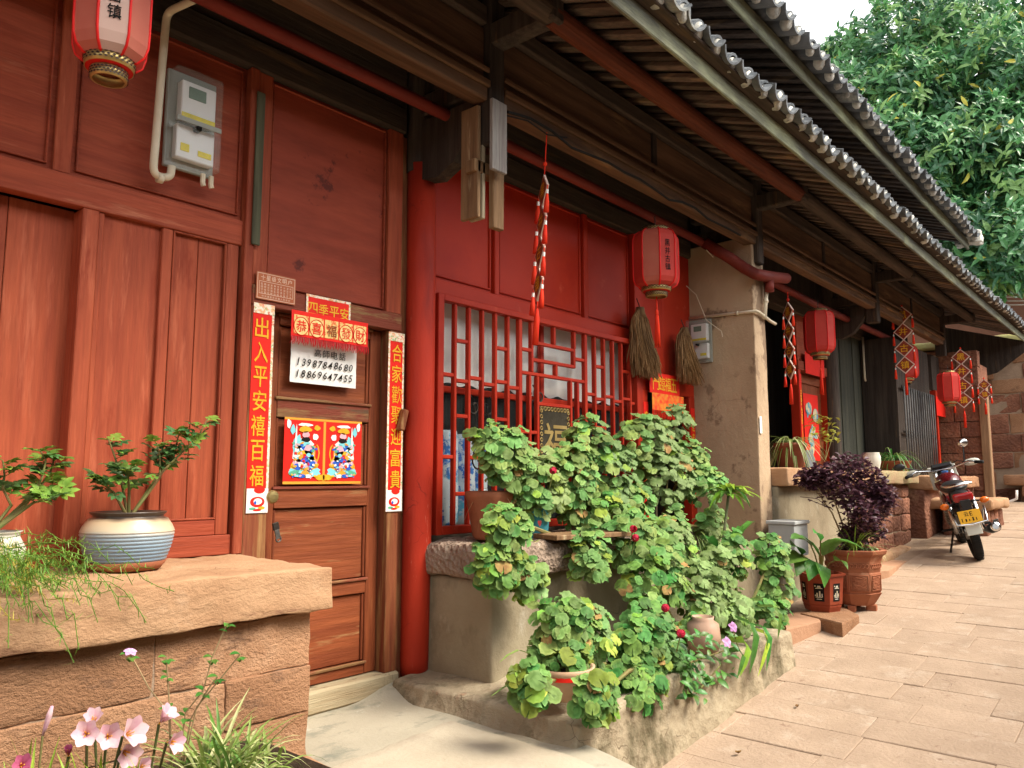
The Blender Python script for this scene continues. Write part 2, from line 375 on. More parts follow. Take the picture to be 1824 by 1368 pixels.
# cement pad in front of the door
def padz(x, y):
    z = lerp(.03, .335, sm(-2.6, -1.25, y)) + .07 * sm(-.3, -.02, y) * sm(2.6, 3.0, x)
    return z + .007 * noise.noise(V((x * 4, y * 4, 1)))
n = 60
pad = tag(mk('pavement', strip([1.2 + 1.75 * k / n for k in range(n + 1)], [.03 - 2.6 * k / n for k in range(n + 1)][::-1], padz), conc_m, None, True), kind='structure')
def edge(x): return -.6 - .09 * (2.67 - x) + .012 * noise.noise(V((x * 9, 0, 0)))
vv = []; nn_ = 30
for i in range(nn_ + 1):
    x = 1.5 + 1.27 * i / nn_
    for j in range(nn_ + 1):
        t = j / nn_; y = lerp(-2.3, edge(x), t); vv.append((x, y, padz(min(x, 2.7), y) + (.013 if j < nn_ else -.01)))
padl = mk('paving_slab', (vv, [(i * (nn_ + 1) + j, (i + 1) * (nn_ + 1) + j, (i + 1) * (nn_ + 1) + j + 1, i * (nn_ + 1) + j + 1) for i in range(nn_) for j in range(nn_)]),
          surf('pale_cement_slab', (.44, .39, .3), (.38, .33, .25), 2, rough=.85, bump=.3, wear=((.36, .31, .24), 2.4, .56, .72, (1, 1, 1)), rnd=0), pad, True)

# ------------------------------------------------------------------ the timber row house
H = thing('row_house', 'long old timber row house with red-painted boards, tiled double eaves and hanging posts', 'house', (3.08, 0, .35))
def W(n, b, m, p=H): return mk(n, b, m, p)
def panelled(x0, x1, z0, z1, y, mat, m2=None, par=H, boards=1, name='wall_panel', rz=.022):
    """a recessed board panel; boards>1 splits it into planks with open joints"""
    s = (x1 - x0) / boards
    for k in range(boards):
        W(name, box(x0 + k * s + (.0015 if k else -.004), x0 + (k + 1) * s - (.0015 if k < boards - 1 else -.004), y + rz + random.uniform(0, .003), y + rz + .025, z0 - .004, z1 + .004, .0025), mat, par)
def moulding(x0, x1, z0, z1, y, mat, w=.012, par=H):
    for b in ((x0, x1, z1 - w, z1), (x0, x1, z0, z0 + w), (x0, x0 + w, z0 + w, z1 - w), (x1 - w, x1, z0 + w, z1 - w)):
        W('moulding', box(b[0], b[1], y, y + .016, b[2], b[3], .004), mat, par)
Zs = 1.147
# left bay: shutter wall above the stone ledge
W('wall_board', box(-8, -.6, .0, .06, -.9, 3.7), red_v)
for a, b in ((-.6, -.5), (.2, .27)): W('post', box(a, b, -.01, .05, Zs, 3.55), red_v)
W('post', box(1.235, 1.3, -.006, .11, Zs + .09, 2.61), red_v)
W('stile', box(1.572, 1.62, 0, .05, Zs + .16, 2.61), red_v)
W('stile', box(1.3, 1.325, .004, .05, Zs + .16, 2.61), red_v); W('stile', box(1.883, 1.945, 0, .05, Zs + .09, 2.61), red_v)
W('post', box(1.957, 2.005, -.03, .06, Zs, 3.52), red_v)
W('bottom_rail', box(-.5, 1.957, -.012, .05, Zs, Zs + .09), red_h)
W('lower_rail', box(1.3, 1.883, .002, .05, Zs + .09, Zs + .16), red_h)
W('middle_rail', box(-.6, 1.957, -.008, .055, 2.61, 2.735), red_h)
panelled(1.325, 1.572, Zs + .16, 2.61, .0, red_v, boards=1); panelled(1.62, 1.883, Zs + .16, 2.61, .0, red_v, boards=2)
panelled(.27, 1.235, Zs + .09, 2.61, .07, red_v, boards=4, name='wall_board'); panelled(-.5, .2, Zs + .09, 2.61, .07, red_v, boards=4, name='wall_board')
moulding(1.622, 1.881, Zs + .162, 2.608, -.002, red_v, .008)
W('stile', box(1.113, 1.18, 0, .05, 2.735, 3.52), red_v); W('stile', box(.2, .27, .0, .05, 2.735, 3.52), red_v)
for a, b in ((-.6, .2), (.27, 1.113), (1.18, 1.957)):
    panelled(a, b, 2.735, 3.52, 0, red_h, boards=1); moulding(a + .02, b - .02, 2.76, 3.5, .01, red_h, .008)
W('lintel_beam', box(-8, 2.985, -.03, .12, 3.52, 3.68, .012), dark_h)
W('upper_board', box(-8, 3.0, .0, .06, 3.685, 4.25), dark_h)
# grey-green strip of timber by the door
W('nailed_strip', box(1.985, 2.03, -.045, -.033, 2.62, 3.4), surf('green_grey_strip', (.1, .1, .06), (.06, .055, .035), 3, VG, .8, .3, 6, rnd=0))
# the door, its frame and the panel above it
W('door_jamb', box(2.009, 2.135, -.02, .09, .45, 2.33), jamb_v); W('door_jamb', box(2.885, 2.965, -.02, .09, .45, 2.33), jamb_v); W('filler_board', box(2.967, 3.06, .01, .08, .36, 3.52), jamb_v)
W('door_head', box(2.009, 2.965, -.026, .09, 2.33, 2.43), worn_h)
W('door_sill', box(2.0, 2.98, -.04, .12, .335, .45, .012), surf('old_sill', (.42, .36, .24), (.33, .25, .15), 2.5, HG, .85, .4, 8, ((.1, .07, .045), 3, .56, .68, (3, 4, .8)), rnd=0))
W('stile', box(2.009, 2.09, -.016, .05, 2.43, 3.52), red_v); W('stile', box(2.86, 2.965, -.016, .05, 2.43, 3.52), red_v)
panelled(2.09, 2.86, 2.43, 3.52, -.006, surf('stained_panel', (.36, .068, .034), (.27, .048, .025), 1.2, (.6, 3, 3), .6, .2, 6, ((.11, .022, .015), 5, .62, .68, (1, 1, 1)), ((.36, .2, .09), 2.2, .66, .74, (.6, 1, 2)), rnd=0, grain=.4), boards=1)
moulding(2.1, 2.85, 2.445, 3.5, .0, red_h, .008)
D = W('door', box(2.137, 2.883, .085, .1, .452, 2.328, .002), door_v)
door = D
W('door_stile', box(2.14, 2.215, .05, .085, .455, 2.325), door_v, D); W('door_stile', box(2.8, 2.88, .05, .085, .455, 2.325), door_v, D)
for a, b, m in ((2.27, 2.325, door_h), (1.8, 1.9, worn_h), (1.345, 1.45, door_h), (.878, .957, door_h), (.455, .52, door_h)):
    W('door_rail', box(2.215, 2.8, .048, .085, a, b), m, D)
    W('drip_edge', box(2.2, 2.81, .036, .052, b - .012, b + .004), worn_h, D)
for a, b in ((1.9, 2.27), (1.45, 1.8), (.957, 1.345), (.52, .878)):
    W('door_panel', box(2.22, 2.795, .068, .084, a + .006, b - .006, .002), door_h, D)
    for u, v in ((2.217, 2.232), (2.783, 2.798)): W('bead', box(u, v, .056, .084, a + .005, b - .005), door_v, D)
p = onY(474, 885, -.02)
W('door_lock', join(lathe([(.0001, 0), (.03, 0), (.033, .006), (.026, .016), (.012, .018), (.0001, .018)], 18, (0, 0, 0), False)), brass, H)
lk = bpy.data.objects[[o.name for o in H.children if o.name.startswith('door_lock')][-1]]
lk.rotation_euler = (pi / 2, 0, 0); lk.location = V((p.x + .03, -.032, p.z)) - LOC[H.name]
a, b = onY(478, 930, .03), onY(496, 960, -.03)
hp = thing('padlock_hasp', 'old iron hasp strap hanging from the brown door beside its jamb', 'hasp', (a.x, .03, b.z))
d = (V((b.x, -.028, b.z)) - V((a.x, -.028, a.z))); 
mk('strap', bar(V((a.x, -.028, a.z)), V((a.x, -.028, a.z)) + d * .45, .034, .012, (0, 1, 0)), iron, hp)
mk('strap_end', join(bar(V((a.x, -.03, a.z)) + d * .42, V((b.x, -.03, b.z)), .026, .006, (0, 1, 0)), tube([V((b.x, -.03, b.z)) + V((cos(t) * .014, 0, sin(t) * .014)) for t in [k * pi / 5 for k in range(11)]], .004, 6)), surf('grey_iron', (.2, .19, .18), (.1, .09, .08), 8, rough=.5, metal=.7), hp)

# red column on its footing
cx = 3.085
W('column', tube([(cx, -.04, .37), (cx, -.04, .5), (cx + .005, -.04, 1.2), (cx + .012, -.04, 2.0), (cx + .01, -.04, 2.8), (cx + .004, -.04, 3.35)], [.076, .08, .083, .086, .086, .084], 28), bright_d)
for o in [c for c in H.children if c.name.startswith('column')]:
    o.data.polygons.foreach_set('use_smooth', [True] * len(o.data.polygons))
W('column_head', tube([(cx, -.03, 3.3), (cx, -.03, 4.3)], .083, 20), dark_v)

# window bay: red wall
WX0, WX1, WZ0, WZ1 = 3.215, 5.49, 1.165, 2.6
for a, b in ((3.16, 3.215),): W('post', box(a, b, -.02, .05, 1.14, 3.5), bright)
W('post', box(5.49, 5.59, -.03, .06, .9, 3.52), bright)
W('head_rail', box(3.215, 5.49, -.012, .06, 2.6, 2.7), bright)
for a, b in ((3.79, 3.835), (4.81, 4.86)): W('stile', box(a, b, -.004, .05, 2.7, 3.52), bright)
for a, b in ((3.215, 3.79), (3.835, 4.81), (4.86, 5.49)):
    W('wall_panel', box(a, b, .025, .05, 2.7, 3.52), bright); moulding(a + .02, b - .02, 2.725, 3.5, .012, bright, .014)
W('lintel_beam', box(3.17, 6.5, -.03, .12, 3.52, 3.68, .012), dark_h)
W('upper_board', box(3.17, 6.5, .0, .06, 3.685, 4.25), dark_h)
# door bay beside the pillar
W('wall_board', box(5.592, 6.0, .0, .05, 2.33, 3.52), bright); W('wall_board', box(6.004, 6.5, .002, .05, 2.33, 3.52), bright)
W('door_head', box(5.59, 6.5, -.02, .06, 2.22, 2.33), bright)
W('door_jamb', box(5.592, 5.68, -.022, .06, .6, 2.22), bright); W('door_jamb', box(6.4, 6.5, -.022, .06, .6, 2.22), bright)
W('door_leaf', box(5.68, 6.4, .35, .38, .6, 2.2), dark_v)

# lattice window
LW = W('lattice_window', join(box(WX0, WX0 + .05, -.07, -.01, WZ0, WZ1), box(WX1 - .05, WX1, -.07, -.01, WZ0, WZ1), box(WX0 + .05, WX1 - .05, -.07, -.01, WZ1 - .04, WZ1), box(WX0 + .05, WX1 - .05, -.07, -.01, WZ0, WZ0 + .05)), bright)
yb0, yb1 = -.055, -.02
vx = [3.379 + .1235 * k for k in range(6)]; vr = [4.753 + .1235 * k for k in range(6)]
wbot, wtop, wmid = WZ0 + .05, WZ1 - .04, 2.115
def vb(x, a, b, w_=.024): W('lattice_bar', box(x - w_ / 2, x + w_ / 2, yb0, yb1, a, b), bright, LW)
def hb(a, b, z, w_=.024): W('lattice_bar', box(a, b, yb0 + .003, yb1 - .003, z - w_ / 2, z + w_ / 2), bright, LW)
for side, xs in ((0, vx), (1, vr)):
    for k, x in enumerate(xs):
        vb(x, wbot, wtop, .034 if (k == 5 and side == 0) or (k == 0 and side) else .022)
    edges = [WX0 + .05] + xs if side == 0 else xs + [WX1 - .05]
    for k in range(len(edges) - 1):
        a, b = edges[k] + .011, edges[k + 1] - .011
        dzz = -.028 if k % 2 else 0
        hb(a, b, wmid + dzz)
        if k in (1, 4): hb(a, b, 2.335); hb(a, b, 1.87)
        if k in (0, 2, 4): hb(a, b, 1.62 + dzz)
        if k in (1, 3): hb(a, b, 1.40)
cl, cr = vx[5] + .017, vr[0] - .017                       # centre field
for a, b, z in ((cl, cl + .12, 2.36), (cl + .1, cr - .12, 2.42), (cl + .1, cr - .12, 2.30), (cr - .13, cr, 2.36), (cl, cr, 2.2), (cl + .17, cr - .17, 2.0), (cl, cl + .17, 1.8), (cr - .17, cr, 1.8), (cl + .17, cr - .17, 1.55)): hb(a, b, z)
for x, a, b in ((cl + .11, 2.212, wtop), (cl + .36, 2.432, wtop), (cr - .125, 2.288, 2.432), (cr - .12, 2.432, wtop), (cl + .38, 2.212, 2.288), (cl + .17, wbot, 2.188), (cr - .17, wbot, 2.188), (cl + .085, wbot, 2.188), (cr - .085, wbot, 2.188)): vb(x, a, b)
gx, gzc = (cl + cr) / 2, 1.76
W('fortune_panel', join(box(gx - .17, gx + .17, -.048, -.03, 1.565, 1.985)), surf('dark_bronze_ground', (.05, .04, .025), (.03, .025, .015), 8, rough=.6), LW)
br_gold = surf('gilt_carving', (.42, .3, .11), (.3, .2, .07), 12, rough=.45, metal=.4, bump=.1)
W('fortune_character', xf(text('福', (gx, 0, gzc - .02), .27, bold=.02), None, (0, -.052, 0)), br_gold, LW)
bd = []
for k in range(9):
    for z in (1.58, 1.97): bd.append(tube([V((gx - .15 + .0375 * k, -.05, z)) + V((cos(t), 0, sin(t))) * .013 for t in [i * pi / 4 for i in range(9)]], .004, 5))
for k in range(10):
    for x in (gx - .155, gx + .155): bd.append(tube([V((x, -.05, 1.595 + .04 * k)) + V((cos(t), 0, sin(t))) * .012 for t in [i * pi / 4 for i in range(9)]], .004, 5))
W('fret_border', join(*bd), br_gold, LW)
# iron scrolls behind the bars
def scroll(x, z, s, y=.015, fl=1):
    return tube([(x + fl * s * (.05 + .75 * t) * cos(7.5 * t), y, z + s * (.05 + .75 * t) * sin(7.5 * t)) for t in [k / 22 for k in range(23)]], .006, 5)
for k, (x, z) in enumerate(((3.63, 1.95), (3.75, 1.95), (3.68, 1.6), (4.2, 2.07), (4.3, 2.07), (5.05, 1.8), (5.2, 1.8))):
    W('iron_scroll', join(scroll(x, z, .09, .03, 1 if k % 2 else -1), tube([(x, .03, z - .3), (x + .02, .03, z - .1), (x, .03, z)], .006, 5)), iron, LW)
# glass, curtain, things behind it
glass = surf('window_glass', (.2, .23, .22), (.16, .18, .18), 2, rough=.08, spec=.5, alpha=.06, bump=0, rnd=0)
W('window_pane', box(3.26, 4.34, .055, .06, 1.2, 2.58, .001), glass, LW); W('window_pane', box(4.36, 5.45, .055, .06, 1.2, 2.58, .001), glass, LW)
W('sash_frame', join(box(3.22, 3.26, .04, .075, 1.17, 2.6), box(4.33, 4.37, .04, .075, 1.17, 2.6), box(5.45, 5.5, .04, .075, 1.17, 2.6), box(3.26, 5.45, .042, .073, 2.02, 2.06)), bright, LW)
cv = []; n = 150
for k in range(n + 1):
    x = 3.22 + 2.27 * k / n; y = .145 + .006 * sin(k * .55) + .006 * sin(k * .23)
    y -= .055; cv += [(x, y, 2.08 + .01 * sin(k * .5)), (x, y - .004, 2.7)]
W('curtain', (cv, [(2 * k, 2 * k + 2, 2 * k + 3, 2 * k + 1) for k in range(n)]), surf('white_curtain', (.86, .85, .8), (.8, .79, .73), 4, (1, 1, .4), rough=.9, bump=.1, rnd=0, trans=.2))
W('room_shell', join(box(3.18, 6.5, 1.6, 1.65, .5, 3.5), box(3.15, 3.2, .13, 1.6, .5, 3.5), box(6.45, 6.5, .4, 1.6, .5, 3.5), box(3.2, 6.45, .13, 1.6, 2.72, 2.76), box(3.2, 6.45, .13, 1.6, .5, .55)), dark_v)
W('window_board', box(3.22, 5.48, .07, .4, 1.1, 1.17), dark_h)
blue_w = surf('blue_white_porcelain', (.62, .72, .74), (.55, .68, .74), 4, rough=.2, bump=0, spec=.5, wear=((.03, .16, .5), 11, .52, .58, (1, 1, 1)), wear2=((.05, .4, .6), 5, .58, .64, (1, 1, 1)), rnd=.05)
for k, (px, r_, h_) in enumerate(((795, .075, .62), (826, .075, .6), (850, .07, .5))):
    P = onY(px, 850, .22)
    vs = thing('porcelain_vase', ('tall blue and white porcelain jar behind the lattice nearest the red column', 'blue and white porcelain jar, second from the red column behind the lattice', 'blue and white porcelain jar half hidden by geranium leaves behind the lattice')[k], 'vase', (P.x, .22, 1.17), 'porcelain behind the window')
    mk('jar_body', lathe([(.05, 0), (r_, .05), (r_ * 1.04, h_ * .45), (r_, h_ * .5), (r_ * .97, h_ * .52), (r_, h_ * .55), (r_, h_ * .92), (r_ * .9, h_), (r_ * .8, h_ + .01)], 24, (P.x, .22, 1.17)), blue_w, vs, True)

# eave gallery: hanging posts, beams, band
HY = -.59
posts = (-3.9, -.42, 3.08, 6.6, 10.1, 13.6)
for k, x in enumerate(posts):
    W('hanging_post', box(x - .06, x + .06, HY - .07, HY + .07, 3.38 if k != 2 else 3.3, 4.22, .01), dark_v)
    W('outrigger_beam', box(x - .055, x + .055, -1.08, -.0, 3.87, 4.0, .01), dark_v)
    if k < 5:
        a = [(-.03, 3.32), (-.1, 3.24), (-.22, 3.22), (-.36, 3.28), (-.46, 3.4), (-.51, 3.52), (-.51, 3.6), (-.03, 3.6)]
        W('curved_brace', slab([(y, z) for y, z in a], x - .045, x + .045, 0), dark_v)
        W('tie_beam', box(x - .05, x + .05, -.53, 0, 3.63, 3.76, .01), dark_v)
for k in range(5):
    a, b = posts[k] + .062, posts[k + 1] - .062
    W('edge_beam', box(a, b, HY - .055, HY + .055, 3.545, 3.64, .01), brown_h)
    W('edge_moulding', box(a, b, HY - .075, HY - .052, 3.615, 3.655, .006), brown_h)
    W('edge_moulding', box(a, b, HY - .068, HY - .05, 3.7, 3.73, .006), brown_h)
    m = (a + b) / 2
    for u, v in ((a, m - .03), (m + .03, b)):
        W('band_panel', box(u, v, HY - .02, HY + .01, 3.66, 3.98), brown_h)
    W('band_stile', box(m - .032, m + .032, HY - .035, HY + .02, 3.735, 3.99), dark_v)
    W('top_beam', box(a, b, HY - .05, HY + .05, 3.99, 4.1, .01), dark_h)
    W('purlin', tube([(posts[k] + .0, -1.02, 3.925), (m, -1.02, 3.915), (posts[k + 1] - .02, -1.02, 3.925)], .062, 16), purlin_m if k == 2 else dark_h)
W('gallery_ceiling', box(-8, 14.2, HY + .06, .0, 4.1, 4.13), dark_h)

# lower roof
PIT = .36; EY, EZ = -1.42, 3.832
def rz(y, z0=EZ, y0=EY): return z0 + (y - y0) * PIT
RX0, RX1 = -8., 15.75
RF = W('lower_roof', ([(RX0, EY - .02, rz(EY) + .062), (RX1, EY - .02, rz(EY) + .062), (RX1, .02, rz(.02) + .062), (RX0, .02, rz(.02) + .062), (RX0, EY - .02, rz(EY) + .08), (RX1, EY - .02, rz(EY) + .08), (RX1, .02, rz(.02) + .08), (RX0, .02, rz(.02) + .08)],
    [(0, 1, 2, 3)[::1], (4, 5, 6, 7)[::-1], (0, 4, 5, 1), (1, 5, 6, 2), (2, 6, 7, 3), (3, 7, 4, 0)]), dark_h)
def rafters(x0, x1, y1, z0, y0, par, sp):
    x = x0
    me = mesh('rafter', xf(box(-.035, .035, 0, (y1 - y0), 0, .03, .003)), rafter_m, False)
    for q in me.vertices: q.co.z += q.co.y * PIT
    while x < x1:
        o = inst('rafter', me, par, (x, y0, z0 + random.uniform(-.004, .006)), Euler((0, 0, random.uniform(-.012, .012)))); o.scale = (random.uniform(.8, 1.25), 1, 1)
        x += sp * random.uniform(.9, 1.1)
rafters(1.4, 15.6, 0., EZ + .03, EY, RF, .155)
FS = W('fascia', box(RX0, 8.2, EY - .028, EY - .002, 3.79, 3.905, .006), fascia_m, RF); W('fascia', box(8.205, RX1, EY - .028, EY - .002, 3.785, 3.9, .006), fascia_m, RF)
W('eave_batten', box(RX0, RX1, EY - .1, EY - .024, 3.905, 3.925, .004), dark_h, RF)
# tiles
def arc_sheet(r, a0, a1, L, th, n=9, r2=None, bend=0.):
    vs = []; r2 = r2 or r
    for y, rr in ((0, r), (L, r2)):
        for k in range(n): 
            t = lerp(a0, a1, k / (n - 1)); vs.append((rr * cos(t), y, rr * sin(t)))
        for k in range(n):
            t = lerp(a0, a1, k / (n - 1)); vs.append(((rr - th) * cos(t), y, (rr - th) * sin(t)))
    fs = []
    for k in range(n - 1):
        fs += [(k, k + 1, 2 * n + k + 1, 2 * n + k)[::-1], (n + k, n + k + 1, 3 * n + k + 1, 3 * n + k), (k, k + 1, n + k + 1, n + k), (2 * n + k, 2 * n + k + 1, 3 * n + k + 1, 3 * n + k)[::-1]]
    fs += [(0, n, 3 * n, 2 * n), (n - 1, 2 * n - 1, 4 * n - 1, 3 * n - 1)[::-1]]
    return vs, fs
cover = mesh('cover_tile', arc_sheet(.07, -.15, pi + .15, .34, .014), tile_m, False)
pan_v = arc_sheet(.115, pi + .45, 2 * pi - .45, .36, .013); pan_v = [(x, y, z + .115) for x, y, z in pan_v[0]], pan_v[1]
pan = mesh('pan_tile', pan_v, tile_m, False)
plugs = []
for s in range(4):
    v, f = lathe([(.001, .03), (.04, .028), (.062, .012), (.066, -.02), (.05, -.04)], 14, cap=False)
    v = [V((x * (1 + .12 * noise.noise(V((x * 30, z * 30, s)))), -z, y * (1 + .12 * noise.noise(V((y * 30, s, z * 30)))) )) * random.uniform(.97, 1.03) for x, y, z in v]
    plugs.append(mesh('tile_end', (v, f), lime_m))
def tiles(par, x0, x1, sp, y0, z0, rows_y1):
    x = x0; k = 0
    sl = math.atan(PIT)
    while x < x1:
        dz = random.uniform(-.012, .008); dy = random.uniform(-.02, .02)
        inst('pan_tile', pan, par, (x - sp / 2, y0 - .035 + dy, z0 - .045 + dz), Euler((sl + random.uniform(-.05, .03), random.uniform(-.06, .06), random.uniform(-.03, .03))))
        inst('cover_tile', cover, par, (x, y0 + dy, z0 + dz), Euler((sl, 0, random.uniform(-.04, .04))))
        inst('tile_end', plugs[k % 4], par, (x, y0 + dy + .01, z0 + .005 + dz), Euler((sl + random.uniform(-.2, .1), random.uniform(-.3, .3), random.uniform(-.15, .15))), random.uniform(.68, .98))
        x += sp; k += 1
    out = []; x = x0
    while x < x1:
        for (vv, ff), dx, dz in ((arc_sheet(.07, -.15, pi + .15, rows_y1 - y0 - .3, .014, 6), 0, 0), (pan_v, -sp / 2, -.045)):
            L = rows_y1 - y0 - .3
            v2 = [(p[0] + x + dx, y0 + .3 + (p[1] if not dz else p[1] / .36 * L), p[2] + dz + z0 + (.3 + (p[1] if not dz else p[1] / .36 * L)) * PIT) for p in vv]
            out.append((v2, ff))
        x += sp
    tag(mk('roof_tiling', join(*out), tile_m, par), kind='stuff')
tiles(RF, 2.5, 15.75, .215, -1.53, 3.945, -.25)
# upper storey wall and upper roof
W('upper_wall', box(-8, 11.4, -.2, -.12, 4.2, 5.3), dark_h)
UX1 = 11.4; UY, UZ = -1.42, 4.46
UR = W('upper_roof', ([(-8, UY - .02, UZ + .06), (UX1, UY - .02, UZ + .06), (UX1, .6, UZ + .06 + 2.04 * PIT), (-8, .6, UZ + .06 + 2.04 * PIT), (-8, UY - .02, UZ + .08), (UX1, UY - .02, UZ + .08), (UX1, .6, UZ + .08 + 2.04 * PIT), (-8, .6, UZ + .08 + 2.04 * PIT)],
    [(0, 1, 2, 3), (4, 5, 6, 7)[::-1], (0, 4, 5, 1), (1, 5, 6, 2), (2, 6, 7, 3), (3, 7, 4, 0)]), dark_h)
rafters(2.2, UX1 - .05, -.15, UZ + .03, UY, UR, .165)
W('upper_fascia', box(-8, UX1, UY - .03, UY - .004, UZ - .03, UZ + .1, .006), fascia_m, UR)
W('upper_purlin', tube([(-8, -.8, UZ + .18), (UX1 - .1, -.8, UZ + .18)], .055, 12), dark_h, UR)
tiles(UR, 3.3, UX1, .215, -1.56, UZ + .1, .5)
W('broken_tile_bundle', rough(UX1 - .05, UX1 + .12, -1.6, -1.3, UZ + .05, UZ + .2, .05, .03, .03, 5), lime_m, UR)

# plastered pillar with rendered faces
PX0, PX1, PY = 6.5, 6.74, -.615
n = 40; vs = []
W('pillar', rough(PX0, PX1, PY, .05, .2, 3.62, .07, .006, .012, 3, 2.2), pillar_m)

# right-hand bays (X 6.75 .. 14)
def px2x(px, py=740, Y=0.): return onY(px, py, Y).x
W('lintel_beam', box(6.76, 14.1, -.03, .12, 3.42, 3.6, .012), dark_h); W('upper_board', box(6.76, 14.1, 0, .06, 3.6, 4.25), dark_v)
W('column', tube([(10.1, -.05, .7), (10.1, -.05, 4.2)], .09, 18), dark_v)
xa = 6.76
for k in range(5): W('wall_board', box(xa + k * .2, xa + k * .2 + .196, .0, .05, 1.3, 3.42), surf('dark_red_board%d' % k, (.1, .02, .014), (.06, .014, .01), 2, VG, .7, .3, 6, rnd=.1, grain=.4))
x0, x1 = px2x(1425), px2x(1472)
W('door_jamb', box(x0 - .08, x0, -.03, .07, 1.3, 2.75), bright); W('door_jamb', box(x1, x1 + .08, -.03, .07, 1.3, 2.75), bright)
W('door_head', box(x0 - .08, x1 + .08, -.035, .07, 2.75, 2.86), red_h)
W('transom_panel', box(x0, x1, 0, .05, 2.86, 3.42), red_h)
DR = W('door', box(x0, x1, .06, .09, 1.2, 2.75), door_v)
W('door_rail', box(x0 + .02, x1 - .02, .04, .06, 1.85, 1.95), door_h, DR); W('door_rail', box(x0 + .02, x1 - .02, .04, .06, 2.62, 2.72), door_h, DR)
RD = (x0, x1)
xb = x1 + .08; xe = px2x(1556); nb = 7
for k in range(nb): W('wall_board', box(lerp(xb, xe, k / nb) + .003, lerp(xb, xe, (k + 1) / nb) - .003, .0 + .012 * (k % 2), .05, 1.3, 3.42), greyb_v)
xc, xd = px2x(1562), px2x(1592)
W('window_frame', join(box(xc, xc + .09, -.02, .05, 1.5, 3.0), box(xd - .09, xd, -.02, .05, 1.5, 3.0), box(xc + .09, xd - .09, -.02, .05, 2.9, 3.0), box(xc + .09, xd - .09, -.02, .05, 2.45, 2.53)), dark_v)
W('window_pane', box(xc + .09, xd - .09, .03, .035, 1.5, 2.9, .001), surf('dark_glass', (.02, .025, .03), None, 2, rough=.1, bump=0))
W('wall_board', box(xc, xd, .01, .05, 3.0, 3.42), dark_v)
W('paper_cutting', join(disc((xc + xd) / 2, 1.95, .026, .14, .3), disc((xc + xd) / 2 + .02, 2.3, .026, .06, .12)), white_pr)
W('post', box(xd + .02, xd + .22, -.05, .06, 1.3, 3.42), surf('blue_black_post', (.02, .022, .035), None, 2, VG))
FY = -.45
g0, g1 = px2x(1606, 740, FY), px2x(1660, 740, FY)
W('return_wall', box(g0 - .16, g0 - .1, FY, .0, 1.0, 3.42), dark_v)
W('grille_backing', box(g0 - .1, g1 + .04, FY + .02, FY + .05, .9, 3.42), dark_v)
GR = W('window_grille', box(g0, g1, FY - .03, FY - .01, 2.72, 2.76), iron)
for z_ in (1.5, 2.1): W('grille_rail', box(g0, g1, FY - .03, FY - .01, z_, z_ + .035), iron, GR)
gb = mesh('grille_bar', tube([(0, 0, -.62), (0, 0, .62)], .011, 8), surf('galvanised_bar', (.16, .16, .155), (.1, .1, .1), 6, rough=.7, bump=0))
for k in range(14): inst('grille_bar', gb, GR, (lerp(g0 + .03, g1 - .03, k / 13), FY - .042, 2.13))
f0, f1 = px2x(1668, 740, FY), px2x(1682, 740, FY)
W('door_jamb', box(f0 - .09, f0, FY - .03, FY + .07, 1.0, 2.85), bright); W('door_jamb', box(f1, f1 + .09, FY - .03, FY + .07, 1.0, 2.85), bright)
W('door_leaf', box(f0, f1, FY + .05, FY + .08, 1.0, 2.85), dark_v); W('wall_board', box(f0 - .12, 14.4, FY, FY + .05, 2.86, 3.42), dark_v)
W('lower_wall', box(6.76, 14.1, .001, .3, .3, 1.299), plaster_m)
# stone pier at the far end, course by course
PR = W('stone_pier', box(14.12, 14.9, -.98, -.4, .6, 3.3), stone_d)
zz = .95; k = 0
while zz < 3.25:
    h = random.uniform(.24, .34); y = -1.0; 
    while y < -.55:
        l = random.uniform(.25, .4); W('stone', rough(14.06, 14.3, y + .006, min(y + l - .006, -.4), zz + .005, zz + h - .005, .09, .008, .008, k), stone_d, PR); y += l; k += 1
    zz += h
W('corner_post', box(14.0, 14.13, -1.1, -.98, .9, 2.9, .01), surf('pale_old_post', (.36, .23, .13), (.27, .16, .09), 2, VG, .8, .4, 6, rnd=0, grain=.4))
W('gable_board', ([(15.7, -1.6, 3.75), (15.7, -.2, 4.2), (15.7, -.2, 3.1), (15.7, -1.0, 3.3), (15.75, -1.6, 3.75), (15.75, -.2, 4.2), (15.75, -.2, 3.1), (15.75, -1.0, 3.3)], [(0, 1, 2, 3), (7, 6, 5, 4), (0, 4, 5, 1), (1, 5, 6, 2), (2, 6, 7, 3), (3, 7, 4, 0)]), dark_v)
# closed body of the house behind its front
W('house_shell', join(box(-8, 14.9, 3.2, 3.3, -.3, 5.6), box(-8.1, -8, .1, 3.2, -.3, 5.6), box(14.7, 14.8, .25, 3.2, .3, 4.6), box(-8, 14.7, .66, 3.2, 5.2, 5.3)), plaster_m)
W('back_wall', box(6.76, 14.1, .5, .54, 0, 4.4), dark_v); W('back_wall', box(-8, 2.99, .2, .24, -.2, 4.2), dark_v)

